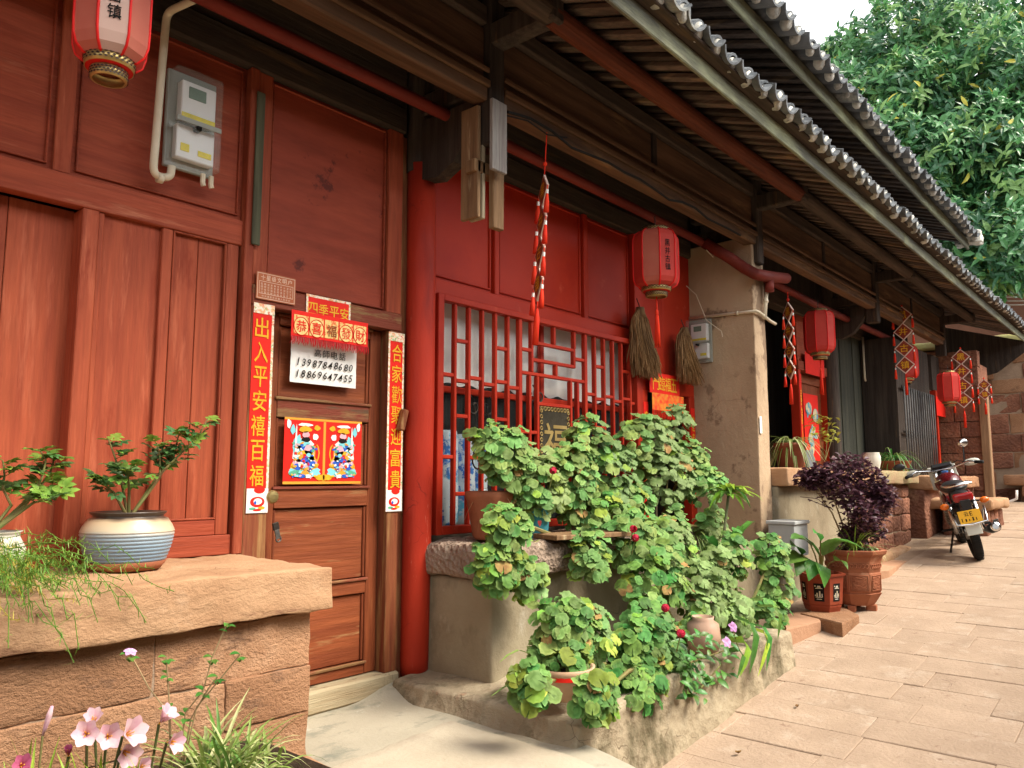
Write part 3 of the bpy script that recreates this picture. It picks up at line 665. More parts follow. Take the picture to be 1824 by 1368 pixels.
# ------------------------------------------------------------------ stone ledges
L1 = thing('stone_ledge', 'low sandstone ledge of coursed blocks with a thick slab top below the shutters', 'ledge', (1.0, -.4, .0))
mk('slab_top', rough(-1.6, 1.985, -.76, .0, .975, 1.147, .03, .01, .01, 11, 7), slab_m, L1, True)
mk('rubble_core', box(-1.15, 1.915, -.69, -.03, -.2, .965), joint_m, L1)
zz = [.97, .765, .59, .41, .2, -.2]
for r_ in range(5):
    x = 1.925; k = 0
    while x > -.9:
        l = random.uniform(.62, .95) if not (r_ % 2 and k == 0) else .36
        mk('stone', rough(x - l + .0015, x - .0015, -.7 + random.uniform(-.005, .005), -.1, zz[r_ + 1] + .0015, zz[r_] - .0015, .03, .006, .006, r_ * 9 + k, 13), stone_m, L1, True); x -= l; k += 1
L2 = thing('plastered_counter', 'cement plastered window counter with a chiselled stone sill beside the red column', 'counter', (4.2, -.3, .3))
mk('plaster_body', rough(3.13, 6.5, -.58, -.02, .3, .965, .07, .008, .03, 21, 3), plaster_m, L2, True)
mk('sill_stone', rough(3.09, 3.95, -.655, -.01, .96, 1.14, .04, .016, .045, 22, 8), grey_stone, L2, True)
mk('sill_stone', rough(3.96, 5.4, -.64, -.01, .96, 1.135, .045, .012, .03, 23, 8), grey_stone, L2, True)
# plank lying on the sill
a = onZ(890, 985, 1.15); b = onZ(1003, 972, 1.15)
pk = tag(mk('loose_plank', xf(box(0, .62, -.11, .11, 0, .028, .004), Matrix.Rotation(R(-14), 3, 'Z'), (3.55, -.6, 1.15)), plank_v), 'short bare plank lying across the chiselled window sill under the pots', 'plank')
T = thing('planter_terrace', 'low rough cement terrace edging the street in front of the window counter', 'terrace', (4.3, -1.0, .1))
vv, ff = rough(2.9, 5.33, -1.3, -.06, -.1, .48, .04, .012, .022, 31, 4)
vv = [V((v.x - .12 * sm(.46, .25, v.z) * sm(3.2, 2.9, v.x), v.y - .04 * sm(.4, .1, v.z), v.z - .055 * sm(3.5, 2.9, v.x) * sm(.2, .4, v.z))) for v in vv]
mk('terrace_body', (vv, ff), terr_m, T, True)
L3 = thing('stone_ledge', 'long stone ledge beyond the pillar carrying potted spider plants', 'ledge', (9, -.4, .6))
mk('slab_top', rough(6.75, 7.9, -.76, -.01, 1.42, 1.585, .06, .008, .02, 41, 6), slab_m, L3, True)
mk('slab_top', rough(7.91, 9.3, -.8, -.01, 1.42, 1.575, .06, .008, .02, 42, 6), slab_m, L3, True)
mk('slab_top', rough(9.31, 10.85, -.82, -.01, 1.42, 1.57, .06, .008, .02, 43, 6), surf('mossy_slab', (.3, .25, .13), (.34, .2, .12), 3, (1, 1, 1), .9, .5, 22, rnd=.05), L3, True)
mk('plaster_face', rough(6.76, 9.0, -.66, -.02, .25, 1.42, .1, .01, .02, 44, 3), plaster_m, L3, True)
mk('rubble_core', box(9.0, 10.72, -.7, -.02, .4, 1.42), joint_m, L3)
zz = [1.418, 1.25, 1.05, .85, .66]
for r_ in range(4):
    x = 10.75; k = 0
    while x > 9.05:
        l = random.uniform(.3, .44); mk('stone', rough(x - l + .006, x - .006, -.72 + random.uniform(-.01, .01), -.5, zz[r_ + 1] + .006, zz[r_] - .006, .06, .01, .02, 50 + r_ * 9 + k, 12), stone_d, L3, True); x -= l; k += 1
mk('footing_stone', rough(9.0, 10.95, -.86, -.5, .5, .68, .07, .025, .06, 77, 4), slab_m, L3, True)
mk('boulder', rough(7.95, 8.2, -.78, -.5, .55, .8, .05, .03, .08, 78, 4), stone_d, L3, True)
L4 = thing('stone_ledge', 'farther recessed stone ledge behind the motorcycle', 'ledge', (12.2, -.3, .8))
mk('slab_top', rough(10.95, 12.3, -.95, -.3, 1.35, 1.52, .08, .01, .02, 81, 6), slab_m, L4, True); mk('slab_top', rough(12.31, 13.9, -.93, -.3, 1.35, 1.51, .08, .01, .02, 82, 6), stone_m, L4, True)
mk('ledge_face', rough(10.95, 13.95, -.85, -.3, .6, 1.35, .12, .015, .02, 83, 3), stone_d, L4, True)
def flagstone(nm, lab, poly, z0, z1, mat, cat='step'):
    n = len(poly); cxx = sum(p[0] for p in poly) / n; cy = sum(p[1] for p in poly) / n
    v = [(p[0], p[1], z0) for p in poly] + [(p[0], p[1], z1 - .012) for p in poly] + [(lerp(p[0], cxx, .03), lerp(p[1], cy, .03), z1) for p in poly]
    f = [tuple(range(n))[::-1]] + [(i, (i + 1) % n, n + (i + 1) % n, n + i) for i in range(n)] + [(n + i, n + (i + 1) % n, 2 * n + (i + 1) % n, 2 * n + i) for i in range(n)] + [tuple(range(2 * n, 3 * n))]
    return tag(mk(nm, (v, f), mat), lab, cat)
step_m = surf('red_sandstone_step', (.43, .25, .155), (.36, .2, .12), 2.5, (1, 1, 1), .88, .4, 22, ((.5, .33, .22), 3, .56, .75, (1, 1, 1)), rnd=.05)
def qpx(*p, z): return [tuple(onZ(a, b, z)[:2]) for a, b in p]
flagstone('stone_step', 'long sandstone step slab behind the big clay pot', qpx((1566, 1016), (1584, 1014), (1646, 986), (1600, 984), (1560, 1003), z=.6)[::-1], .35, .6, step_m)
flagstone('stone_step', 'flat sandstone step at the end of the planter terrace', qpx((1400, 1120), (1462, 1105), (1440, 1086), (1395, 1095), z=.42)[::-1], .15, .42, step_m)
flagstone('loose_stone', 'rough flat stone propping the hexagonal clay pot', qpx((1425, 1092), (1500, 1110), (1530, 1095), (1500, 1080), z=.43)[::-1], .33, .43, stone_m, 'stone')
# stone bench near the motorcycle
B = thing('stone_bench', 'low stone slab bench on short dark blocks behind the motorcycle', 'bench', (11.6, -1.4, .8))
c0 = onG(1760, 950)
mk('bench_top', rough(c0.x - .35, c0.x + 1.0, c0.y - .12, c0.y + .62, gz(c0.x) + .3, gz(c0.x) + .43, .07, .02, .05, 91, 4), slab_m, B, True)
for k in range(4): mk('leg', rough(c0.x - .25 + .3 * k, c0.x - .02 + .3 * k, c0.y - .05, c0.y + .45, gz(c0.x) - .05, gz(c0.x) + .3, .08, .015, .04, 92 + k, 4), stone_d, B, True)
# retaining wall at the end of the street
RW = thing('retaining_wall', 'tall retaining wall of large weathered stones closing the far end of the street', 'wall', (16.5, -4, 1.0))
mk('wall_core', box(16.27, 17.2, -9, 1.5, .6, 3.85), joint_m, RW)
zz = .95; k = 0
while zz < 3.8:
    h = random.uniform(.26, .42); y = 1.2
    while y > -3.6:
        l = random.uniform(.4, .95); mk('stone', rough(16.22 + random.uniform(0, .07), 16.5, y - l + .008, y - .008, zz + .008, min(zz + h, 3.85) - .008, .1, .014, .012, 100 + k, 5), stone_d if k % 3 else stone_m, RW, True); y -= l; k += 1
    zz += h
mk('coping', rough(16.1, 17.3, -9, 1.5, 3.85, 4.0, .25, .04, .05, 180, 3), surf('mossy_coping', (.36, .33, .13), (.25, .2, .1), 3, rough=.9, bump=.5), RW, True)
for k in range(3): mk('stair_step', rough(15.6 - .02 * k, 16.3, -1.55 - .5, -1.5 + .25 * k, 1.0 + .18 * k, 1.18 + .18 * k, .12, .015, .03, 190 + k, 4), stone_m, RW, True)
# house on the terrace above
FHs = thing('far_house', 'brown plastered house above the retaining wall behind the tree', 'house', (24, -4, 4))
mk('wall', box(23, 27, -12, 3, 3.5, 7.4), surf('brown_render', (.17, .08, .05), (.12, .06, .04), 1, rough=.9), FHs)
mk('roof', ([(22.3, -12.5, 7.2), (22.3, 3.5, 7.2), (25, 3.5, 8.6), (25, -12.5, 8.6), (27.7, -12.5, 7.2), (27.7, 3.5, 7.2)], [(0, 3, 2, 1), (3, 4, 5, 2), (0, 1, 5, 4)]), tile_m, FHs)
mk('terrace_ground', box(16.6, 60, -40, 6, 3.3, 3.6), joint_m, FHs)
W_ = plain('grey_cable', (.4, .4, .4), .5)
for k, (y0_, y1_) in enumerate(((510, 515), (518, 520), (525, 527), (532, 534))):
    a, b = onX(1690, y0_ - 2, 17.5), onX(1900, y1_ + 1, 17.5)
    tag(mk('overhead_cable', tube([a + (b - a) * t + V((0, 0, -.12 * sin(pi * t))) for t in [i / 8 for i in range(9)]], .008, 5), W_), ('topmost', 'second', 'third', 'lowest')[k] + ' of the four thin cables crossing below the tree', 'cable', 'cables under the tree')

# ------------------------------------------------------------------ pipes, meters, boards
py = -.3
a, b = onY(330, -18, py), onY(1290, 449, py)
PP = thing('red_pipe', 'long dark red painted pipe running under the eave beam', 'pipe', (3, py, 3.57))
mk('pipe_run', tube([(.9, py, 3.57), (3.0, py, 3.575), (5.0, py, 3.56), (6.22, py, 3.55)], .036, 12), redpipe, PP, True)
pts = [(6.2, py - .01, 3.552), onX(1302, 461, 6.36), onX(1325, 477, 6.44), onY(1345, 488, -.69), onY(1365, 492, -.69), onY(1400, 496, -.69)]
mk('pipe_end', tube(pts, .05, 12), redpipe, PP, True)
pa = onY(1370, 500, -.69); mk('pipe_socket', tube([pa, pa + V((0, 0, -.1))], [.038, .04], 12), redpipe, PP, True)
mk('bare_hook', tube([onY(1258, 445, -.33), onY(1270, 458, -.36), onY(1275, 442, -.36)], .004, 5), pvc, PP)
mk('pipe_run', tube([(6.9, py, 3.5), (9, py, 3.46), (13.9, py, 3.45)], .04, 10), redpipe, PP, True)
def conduit(name, lab, pts, r_=.018, clips=()):
    t = thing(name, lab, 'conduit', pts[0])
    mk('conduit_run', tube(pts, r_, 10), pvc, t, True)
    for c, d in clips: mk('clip', tube([V(c) - V(d) * .012, V(c) + V(d) * .012], r_ * 1.35, 10), pvc, t, True)
    return t
Y1 = -.05
def smooth(pts, n=5):
    pts = [V(p) for p in pts]; out = [pts[0]]
    for i in range(1, len(pts) - 1):
        a, b, c = pts[i - 1], pts[i], pts[i + 1]; ra = b + (a - b).normalized() * min(.05, (a - b).length * .45); rc = b + (c - b).normalized() * min(.05, (c - b).length * .45)
        out += [ra.lerp(b, t).lerp(b.lerp(rc, t), t) for t in [k / n for k in range(n + 1)]]
    return out + [pts[-1]]
q = [V((onY(345, 0, -.25).x, -.25, onY(345, 0, -.25).z)), onY(297, 22, -.06), onY(272, 312, -.06), onY(303, 318, -.06), onY(306, 296, -.06)]
conduit('wall_conduit', 'cream plastic conduit dropping from the eave to the electric meter', smooth(q), .017, ((onY(285, 317, -.06), V((1, 0, 0))),))
def meter(name, lab, P, w_, h_, dpt, right, nrm, clear_m, s=1.):
    """P: centre of the back, right: along the wall, nrm: outwards"""
    t = thing(name, lab, 'meter', P); right = V(right); nrm = V(nrm); up = V((0, 0, 1))
    m = Matrix((right, nrm, up)).transposed()
    def q(n_, a, b, c, d, e, f, mt, par=t, ch=.004): return mk(n_, xf(box(a, b, c, d, e, f, ch), m, P), mt, par)
    w2, h2 = w_ / 2, h_ / 2
    q('case_back', -w2, w2, 0, .02, -h2, h2, case_m)
    q('meter_unit', -w2 * .62, w2 * .78, .02, dpt * .7, -h2 * .02, h2 * .76, white_case)
    q('display', -w2 * .35, w2 * .35, dpt * .7, dpt * .7 + .004, h2 * .42, h2 * .66, lcd)
    q('warning_label', -w2 * .6, w2 * .76, dpt * .7, dpt * .7 + .003, -h2 * .0, h2 * .1, yel)
    q('terminal_cover', -w2 * .72, w2 * .82, .02, dpt * .62, -h2 * .82, -h2 * .14, white_case)
    q('warning_label', w2 * .15, w2 * .7, dpt * .62, dpt * .62 + .003, -h2 * .7, -h2 * .58, yel)
    q('warning_sign', -w2 * .55, -w2 * .2, dpt * .62, dpt * .62 + .003, -h2 * .68, -h2 * .52, yel)
    q('lock', -w2 * .1, w2 * .12, dpt * .62, dpt + .006, -h2 * .24, -h2 * .14, ink)
    q('clear_cover', -w2 * .98, w2 * .98, .021, dpt, -h2 * .98, h2 * .98, clear_m, t, .012)
    q('cover_rib', -w2 * .9, w2 * .9, dpt, dpt + .006, -h2 * .16, -h2 * .06, case_m)
    return t
case_m = plain('grey_meter_case', (.3, .31, .27), .5); white_case = plain('white_meter_plastic', (.72, .72, .7), .4, .4)
lcd = plain('green_display', (.13, .2, .15), .2); yel = surf('yellow_label', (.75, .62, .04), (.6, .5, .03), 40, rough=.5, bump=0, rnd=0)
clear = surf('clear_plastic', (.55, .58, .52), (.5, .52, .46), 2, rough=.08, spec=.6, alpha=.1, bump=0, rnd=0)
c = onY(336, 222, -.01); a, b = onY(293, 222, -.1), onY(378, 222, -.1)
EM = meter('electric_meter', 'clear-fronted electric meter box high on the left red panel', V((c.x + .005, -.002, c.z)), .235, .46, .1, (1, 0, 0), (0, -1, 0), clear)
for k in range(2): mk('cable_gland', tube([(c.x + .06 + .04 * k, -.05, c.z - .23), (c.x + .06 + .04 * k, -.05, c.z - .27), (c.x + .065 + .04 * k, -.05, c.z - .285)], .012, 8), pvc, EM)
c = onX(1247, 608, 6.47)
meter('electric_meter', 'grimy electric meter box on the plastered pillar beside the straw brooms', V((6.497, c.y, c.z)), .22, .4, .1, (0, -1, 0), (-1, 0, 0), clear)
xm = 6.48
q = [onX(1228, 567, xm), onX(1330, 556, xm), onX(1347, 554, xm - .0), onY(1352, 556, PY - .03), onY(1372, 572, PY - .03), onY(1381, 577, PY - .03)]
conduit('pillar_conduit', 'cream conduit bending round the corner of the plastered pillar', q, .014, ((onX(1313, 558, xm), V((0, 1, 0))),))
q = [onY(1366, 508, PY - .035), onY(1362, 567, PY - .035)]
conduit('drop_conduit', 'short cream conduit dropping from the red pipe at the pillar front', q, .017, ((onY(1364, 537, PY - .035), V((0, 0, 1))),))
bx_ = thing('utility_box', 'grey steel utility box at the foot of the plastered pillar', 'box', onX(1392, 960, 7.0))
P = onY(1392, 945, -.72)
mk('cabinet', box(P.x - .18, P.x + .12, -.9, -.68, P.z - .2, P.z + .06), plain('grey_enamel', (.4, .42, .42), .45, .4), bx_); mk('lid', box(P.x - .195, P.x + .135, -.915, -.665, P.z + .062, P.z + .09), plain('grey_enamel_lid', (.46, .48, .48), .45, .4), bx_)
for k, (px, pyy) in enumerate(((1553, 640), (1640, 690))):
    P = onY(px, pyy, -.1)
    meter('electric_meter', ('dark meter box in the shade left of the hanging red diamonds', 'dim meter box in the shade above the barred window')[k], V((P.x, -.03, P.z)), .3, .5, .1, (1, 0, 0), (0, -1, 0), clear)
    conduit('wall_conduit', ('thin pale conduit beside the shaded meter left of the diamonds', 'thin pale conduit beside the shaded meter above the barred window')[k], smooth([(P.x - .2, -.05, P.z + .3), (P.x - .2, -.05, P.z - .32), (P.x + .02, -.05, P.z - .33)]), .014)
# boards hanging at the post
hb_ = thing('hanging_boards', 'old bracket boards nailed to the hanging post above the red column', 'boards', (3.08, HY, 2.85))
a0, a1 = onY(845, 200, -.52), onY(846, 396, -.52)
mk('plank', box(a0.x - .055, a0.x - .03, -.6, -.47, a1.z, a0.z), plank_v, hb_)
mk('plank', box(a0.x - .016, a0.x + .008, -.6, -.5, a1.z + .0, a0.z), surf('pale_plank', (.45, .38, .26), (.34, .26, .16), 2, VG, .8, .3, 6, rnd=0, grain=.4), hb_)
a0, a1 = onY(886, 182, -.68), onY(888, 308, -.68)
mk('silver_board', xf(box(a0.x - .06, a0.x + .06, -.7, -.675, a1.z, a0.z)), silver_v, hb_)
a0, a1 = onY(886, 310, -.62), onY(887, 410, -.62)
mk('lower_plank', box(a0.x - .05, a0.x + .035, -.64, -.6, a1.z, a0.z + .35), plank_v, hb_)
mk('cross_block', box(a0.x - .16, a0.x + .02, -.6, -.53, a0.z - .02, a0.z + .05), plank_v, hb_)
# electric wires looping along the edge beam
def cable(lab, pts, r_=.006, m=black_r): return tag(mk('cable', tube(pts, r_, 6), m), lab, 'cable')
cable('black cable clipped along the underside of the eave beam', [(3.15 + .2 * k, HY - .08, 3.54 + .015 * sin(k * 1.3) - .02 * (k % 3 == 0)) for k in range(16)], .009)
cable('thin loose wire sagging from the post to the eave beam', [onY(900, 205, -.66), onY(940, 215, -.66), onY(975, 240, -.66), onY(1010, 245, -.66)], .005)
cable('pale loose wire hanging above the meter on the pillar', [onX(1218, 505, 6.45), onX(1240, 525, 6.45), onX(1258, 570, 6.45), onX(1285, 590, 6.45), onX(1287, 600, 6.45)], .004, pvc)
tag(mk('paper_strip', box(onY(1353, 755, PY).x - .02, onY(1353, 755, PY).x + .025, PY - .012, PY - .008, onY(1353, 772, PY).z, onY(1353, 742, PY).z, .001), paper_m), 'small white paper strip stuck to the front of the pillar', 'paper')
mk_y = -.005

rl = random.Random(12); dry_leaf = surf('fallen_leaf_brown', (.2, .09, .035), (.3, .18, .06), 20, rough=.8, bump=.1, rnd=.3)
for k, (px, py, lab) in enumerate(((1315, 1345, 'curled brown leaf on the paving nearest the bottom edge'), (1205, 1325, 'small dry leaf fallen at the foot of the terrace wall'), (1420, 1262, 'dry leaf lying alone in the middle of the lane'))):
    q = onG(px, py); a_ = rl.uniform(0, 6); sz = rl.uniform(.015, .026)
    pts = [(cos(a_ + u) * r_ * sz, sin(a_ + u) * r_ * sz, h_ * sz) for u, r_, h_ in ((0, 1, .3), (.9, .55, .5), (2.1, .6, .2), (3.14, 1.1, .35), (4.2, .6, .15), (5.4, .55, .5))]
    tag(mk('fallen_leaf', ([V(p) + q + V((0, 0, .012)) for p in pts] + [q + V((0, 0, .008))], [(i, (i + 1) % 6, 6) for i in range(6)]), dry_leaf), lab, 'leaf', 'fallen leaves on the lane')
# ------------------------------------------------------------------ papers, couplets and banners on the doors
def ycell(px, py, Y): p = onY(px, py, Y); return p.x, p.z
def plate(t, x0, x1, y, z0, z1, m, n='sheet', th=.0015): return mk(n, box(x0, x1, y - th, y, z0, z1, .0004), m, t)
col_edge = surf('couplet_border_print', (.8, .74, .6), (.78, .4, .2), 60, rough=.6, bump=0, rnd=0, wear=((.25, .45, .2), 50, .58, .62, (1, 1, 1)), wear2=((.7, .12, .1), 45, .6, .63, (1, 1, 1)), ramp=(.45, .6))
def couplet(lab, chars, x0, x1, z0, z1, y, edge):
    t = thing('door_couplet', lab, 'couplet', ((x0 + x1) / 2, y, z0), 'red couplets')
    plate(t, x0, x1, y, z0, z1, red_pr); w_ = x1 - x0
    ex = (x1 - w_ * .11, x1) if edge == 'r' else (x0, x0 + w_ * .11)
    plate(t, *ex, y - .0016, z0, z1, col_edge, 'printed_border'); 
    if edge == 'l': plate(t, x1 - w_ * .1, x1, y - .0016, z0, z1, col_edge, 'printed_border')
    plate(t, x0, x1, y - .0032, z1 - .05, z1, col_edge, 'flower_heading')
    hb_ = w_ * 1.25; plate(t, x0, x1, y - .0032, z0, z0 + hb_ * .8, white_pr, 'printed_foot')
    cc = (x0 + x1) / 2
    for c_, dx, dz, rx, rz_ in ((red_pr, .0, .45, .34, .22), (white_pr, .02, .47, .2, .13), (red_pr, .08, .95, .26, .16), (blue_pr, -.1, .42, .06, .07), (gold, .2, .2, .16, .07), (green_pr, -.22, .18, .16, .06), (red_pr, .0, .12, .2, .05)):
        mk('ornament', disc(cc + dx * w_, z0 + dz * w_, y - .0052 - .0006 * (c_ is white_pr) - .0012 * (c_ is blue_pr), rx * w_, rz_ * w_), c_, t)
    n = len(chars); top, bot = z1 - .06, z0 + hb_ * .82; h = (top - bot) / n
    cxx = cc + (-.08 * w_ if edge == 'r' else .05 * w_)
    mk('lettering', text(chars, (cxx, y - .0045, (top + bot) / 2), h * .84, vertical=True, bold=.022, gap=1 / .84, wide=w_ * .64, jit=.02), gold, t)
    return t
blue_pr = plain('blue_print', (.02, .1, .5), .55); green_pr = plain('green_print', (.1, .4, .25), .55); cyan_pr = plain('cyan_print', (.2, .6, .65), .55); pink_pr = plain('pink_print', (.8, .4, .45), .55)
x0, x1 = 2.02, 2.135
couplet('left red couplet with gold brush characters on the brown door jamb', '出入平安禧百福', x0, x1, ycell(455, 914, -.03)[1], ycell(465, 540, -.03)[1], -.022, 'r')
couplet('right red couplet with gold brush characters beside the red column', '合家歡聚迎富貴', 2.868, 2.985, ycell(700, 911, -.03)[1], ycell(703, 592, -.03)[1], -.024, 'l')
# plaque above the couplet
Y = -.032; (ax, az), (bx, bz) = ycell(456, 484, Y), ycell(527, 536, Y)
t = thing('metal_plaque', 'small brown award plaque with white lettering above the left couplet', 'plaque', (ax, Y, bz)); 
zc = (ycell(456, 484, Y)[1] + ycell(456, 529, Y)[1]) / 2; hz = .068
plq = surf('brown_plaque', (.36, .09, .035), (.4, .13, .05), 6, rough=.35, bump=0, rnd=0)
ax, bx = ycell(456, 505, Y)[0], ycell(526, 515, Y)[0]
plate(t, ax, bx, Y, zc - hz, zc + hz, plq, 'plate', .003)
wl = (.66, .45, .33); wlm = plain('pale_lettering', wl)
fr = lambda a, b, c, d, w_: join(box(a, b, Y - .0042, Y - .0034, d - w_, d, .0001), box(a, b, Y - .0042, Y - .0034, c, c + w_, .0001), box(a, a + w_, Y - .0042, Y - .0034, c + w_, d - w_, .0001), box(b - w_, b, Y - .0042, Y - .0034, c + w_, d - w_, .0001))
mk('border', fr(ax + .005, bx - .005, zc - hz + .005, zc + hz - .005, .003), wlm, t); mk('border', fr(ax + .015, bx - .015, zc - hz + .028, zc + hz - .045, .0025), wlm, t)
mk('heading', text('十星级文明户', ((ax + bx) / 2, Y - .004, zc + hz - .026), .026, bold=.02, gap=1.25, wide=.024), wlm, t)
rows = ['爱国守法', '勤劳致富', '诚实守信', '家庭和睦', '尊老爱幼', '邻里团结', '移风易俗', '计划生育', '清洁卫生', '科技文化']
for k, s_ in enumerate(rows): mk('column_of_writing', text(s_, (lerp(ax + .03, bx - .03, k / 9), Y - .004, zc - .012), .011, vertical=True, bold=.03, gap=1.25), wlm, t)
mk('footing', text('中共镇委员会镇人民政府', ((ax + bx) / 2, Y - .004, zc - hz + .017), .011, bold=.02, gap=1.35), wlm, t)
# horizontal paper and fringed banner over the door
Y = -.03
ax, bx = ycell(545, 540, Y)[0], ycell(624, 555, Y)[0]; z1, z0 = ycell(580, 530, Y)[1], ycell(580, 566, Y)[1] - .01
t = thing('door_lintel_scroll', 'small red horizontal scroll with four gold characters above the fringed banner', 'scroll', (ax, Y, z0))
plate(t, ax, bx, Y, z0, z1, red_pr); plate(t, ax, bx, Y - .0016, z1 - .013, z1, col_edge, 'flower_heading')
for u, v in ((ax, ax + .012), (bx - .012, bx)): plate(t, u, v, Y - .0016, z0, z1 - .013, col_edge, 'printed_border')
mk('lettering', text('四季平安', ((ax + bx) / 2, Y - .003, (z0 + z1) / 2 - .012), (z1 - z0) * .52, bold=.022, gap=1.12), gold, t)
Y = -.05
ax, bx = ycell(519, 560, Y)[0], ycell(655, 590, Y)[0]; zt = ycell(519, 549, Y)[1]; zt2 = ycell(655, 578, Y)[1]; zm = (zt + zt2) / 2
t = thing('fringed_banner', 'red fringed banner with five pale gold squares hanging over the brown door', 'banner', (ax, Y, zm - .2))
hB = .132
mk('cloth', box(ax, bx, Y - .003, Y, zm - hB, zm, .001), red_pr, t)
cw = (bx - ax - .02) / 5
patch = surf('pale_gold_brocade', (.75, .55, .2), (.7, .16, .05), 45, rough=.5, bump=.02, rnd=0, ramp=(.5, .6))
for k, ch in enumerate('恭喜福發財'):
    u = ax + .01 + k * cw
    plate(t, u + .004, u + cw - .004, Y - .0035, zm - hB + .014, zm - .022, patch, 'gold_square')
    cc = (u + cw / 2, zm - .078)
    if k != 2: mk('medallion', disc(cc[0], cc[1], Y - .0055, .042, .045, 18), pale_gold, t); mk('medallion_rim', tube([(cc[0] + .043 * cos(q_), Y - .006, cc[1] + .046 * sin(q_)) for q_ in [i * pi / 9 for i in range(19)]], .0022, 5), red_pr, t)
    mk('lettering', text(ch, (cc[0], Y - .0075, cc[1]), .062, bold=.015), red_pr if k != 2 else surf('brown_print', (.3, .09, .03), None, 30, bump=0), t)
fs = []
for k in range(70):
    x = lerp(ax, bx, k / 69); l = random.uniform(.03, .045); fs.append(tube([(x, Y - .002, zm - hB + .004), (x + random.uniform(-.004, .004), Y - .006, zm - hB - l * .6), (x + random.uniform(-.007, .007), Y - .004, zm - hB - l)], [.0022, .002, .001], 4))
tag(mk('fringe', join(*fs), fringe_m, t), kind='stuff')
# white paper with telephone numbers
Y = .02
ax, bx = ycell(517, 650, Y)[0], ycell(634, 660, Y)[0]; z1, z0 = ycell(575, 600, Y)[1] + .03, ycell(575, 686, Y)[1]
t = thing('paper_notice', 'white paper notice with handwritten telephone numbers on the brown door', 'notice', (ax, Y, z0))
n = 12
vs = [(lerp(ax, bx, i / n), Y + .006 * noise.noise(V((i * .5, j * .6, 3))) - .001, lerp(z0, z1, j / n)) for i in range(n + 1) for j in range(n + 1)]
mk('paper_sheet', (vs, [(i * (n + 1) + j, i * (n + 1) + n + 1 + j, i * (n + 1) + n + 2 + j, i * (n + 1) + j + 1) for i in range(n) for j in range(n)]), paper_m, t, True)
cx_ = (ax + bx) / 2
mk('lettering', text('高師电話', (cx_ + .03, Y - .0085, ycell(590, 633, Y)[1]), .042, bold=.012, gap=1.25), ink, t)
for s_, zz_ in (('13987848680', ycell(575, 650, Y)[1]), ('18869647455', ycell(575, 670, Y)[1])):
    g_ = text(s_, (cx_, Y - .0085, zz_), .039, bold=.006, gap=1.38, jit=.06); g_ = [V((v.x + .2 * (v.z - zz_), v.y, v.z)) for v in g_[0]], g_[1]
    mk('telephone_number', g_, ink, t)
# door print: two guardian figures facing each other
Y = .03
ax, bx = ycell(505, 800, Y)[0], ycell(643, 805, Y)[0]; z1, z0 = ycell(575, 747, Y)[1], ycell(575, 862, Y)[1]
t = thing('door_print', 'square red folk print with two mirrored armoured figures on the brown door', 'print', (ax, Y, z0))
plate(t, ax, bx, Y, z0, z1, red_pr); W0, H0 = bx - ax, z1 - z0
orange_pr = plain('orange_print', (.75, .3, .03), .55)
for b_ in ((0, 1, 0, .04), (0, 1, .965, 1), (.485, .515, .04, .96)): plate(t, ax + b_[0] * W0, ax + b_[1] * W0, Y - .0016, z0 + b_[2] * H0, z0 + b_[3] * H0, orange_pr, 'printed_border', .0006)
figs = {}
def blob(c_, u, v, ru, rv, lv, a=0.):
    for sgn in (-1, 1):
        pts = []
        for k in range(12):
            q_ = 2 * pi * k / 12; du, dv = ru * cos(q_) * (1 + .16 * sin(3 * q_ + u * 40)), rv * sin(q_) * (1 + .16 * cos(4 * q_ + v * 30))
            du, dv = du * cos(a) - dv * sin(a), du * sin(a) + dv * cos(a)
            pts.append((ax + W0 / 2 + sgn * (u + du) * W0, Y - .0018 - .0007 * lv, z0 + (v + dv) * H0))
        figs.setdefault(c_, []).append((pts, [tuple(range(12))]))
for a_ in ((cyan_pr, .25, .22, .19, .1, 0), (gold, .25, .3, .17, .1, 1), (pink_pr, .24, .36, .15, .12, 2), (white_pr, .25, .5, .15, .2, 2), (blue_pr, .33, .26, .05, .05, 3), (blue_pr, .16, .3, .05, .06, 3), (cyan_pr, .34, .55, .05, .2, 3), (blue_pr, .24, .55, .11, .05, 3), (gold, .24, .47, .1, .04, 4), (cyan_pr, .27, .62, .08, .05, 4), (pink_pr, .2, .52, .05, .09, 4), (red_pr, .25, .42, .06, .03, 5), (blue_pr, .25, .36, .05, .03, 5), (white_pr, .28, .3, .05, .03, 5), (ink, .24, .68, .055, .045, 5), (pink_pr, .24, .755, .045, .05, 6), (gold, .25, .83, .08, .05, 6), (white_pr, .25, .9, .09, .025, 6), (cyan_pr, .4, .82, .03, .07, 5), (white_pr, .36, .6, .012, .28, 6), (white_pr, .12, .72, .035, .05, 4), (gold, .1, .48, .035, .14, 4), (red_pr, .1, .48, .02, .11, 5), (gold, .1, .86, .04, .04, 4), (cyan_pr, .12, .16, .07, .05, 3), (green_pr, .36, .16, .07, .05, 3), (orange_pr, .24, .17, .05, .04, 4), (blue_pr, .28, .12, .05, .03, 5), (white_pr, .2, .12, .04, .03, 5), (gold, .04, .1, .06, .05, 4), (white_pr, .45, .9, .025, .07, 4), (orange_pr, .3, .42, .03, .05, 6), (cyan_pr, .2, .44, .03, .03, 6)): blob(*a_)
rp = random.Random(4)
for k in range(60):
    u = rp.uniform(.1, .4); v = rp.uniform(.1, .62); blob(rp.choice((cyan_pr, gold, pink_pr, white_pr, blue_pr, green_pr, orange_pr, red_pr, white_pr)), u, v, rp.uniform(.008, .022), rp.uniform(.008, .03), 7 + k % 3, rp.uniform(0, 3))
for c_, l_ in figs.items(): tag(mk('figure_print', join(*l_), c_, t), kind='stuff')
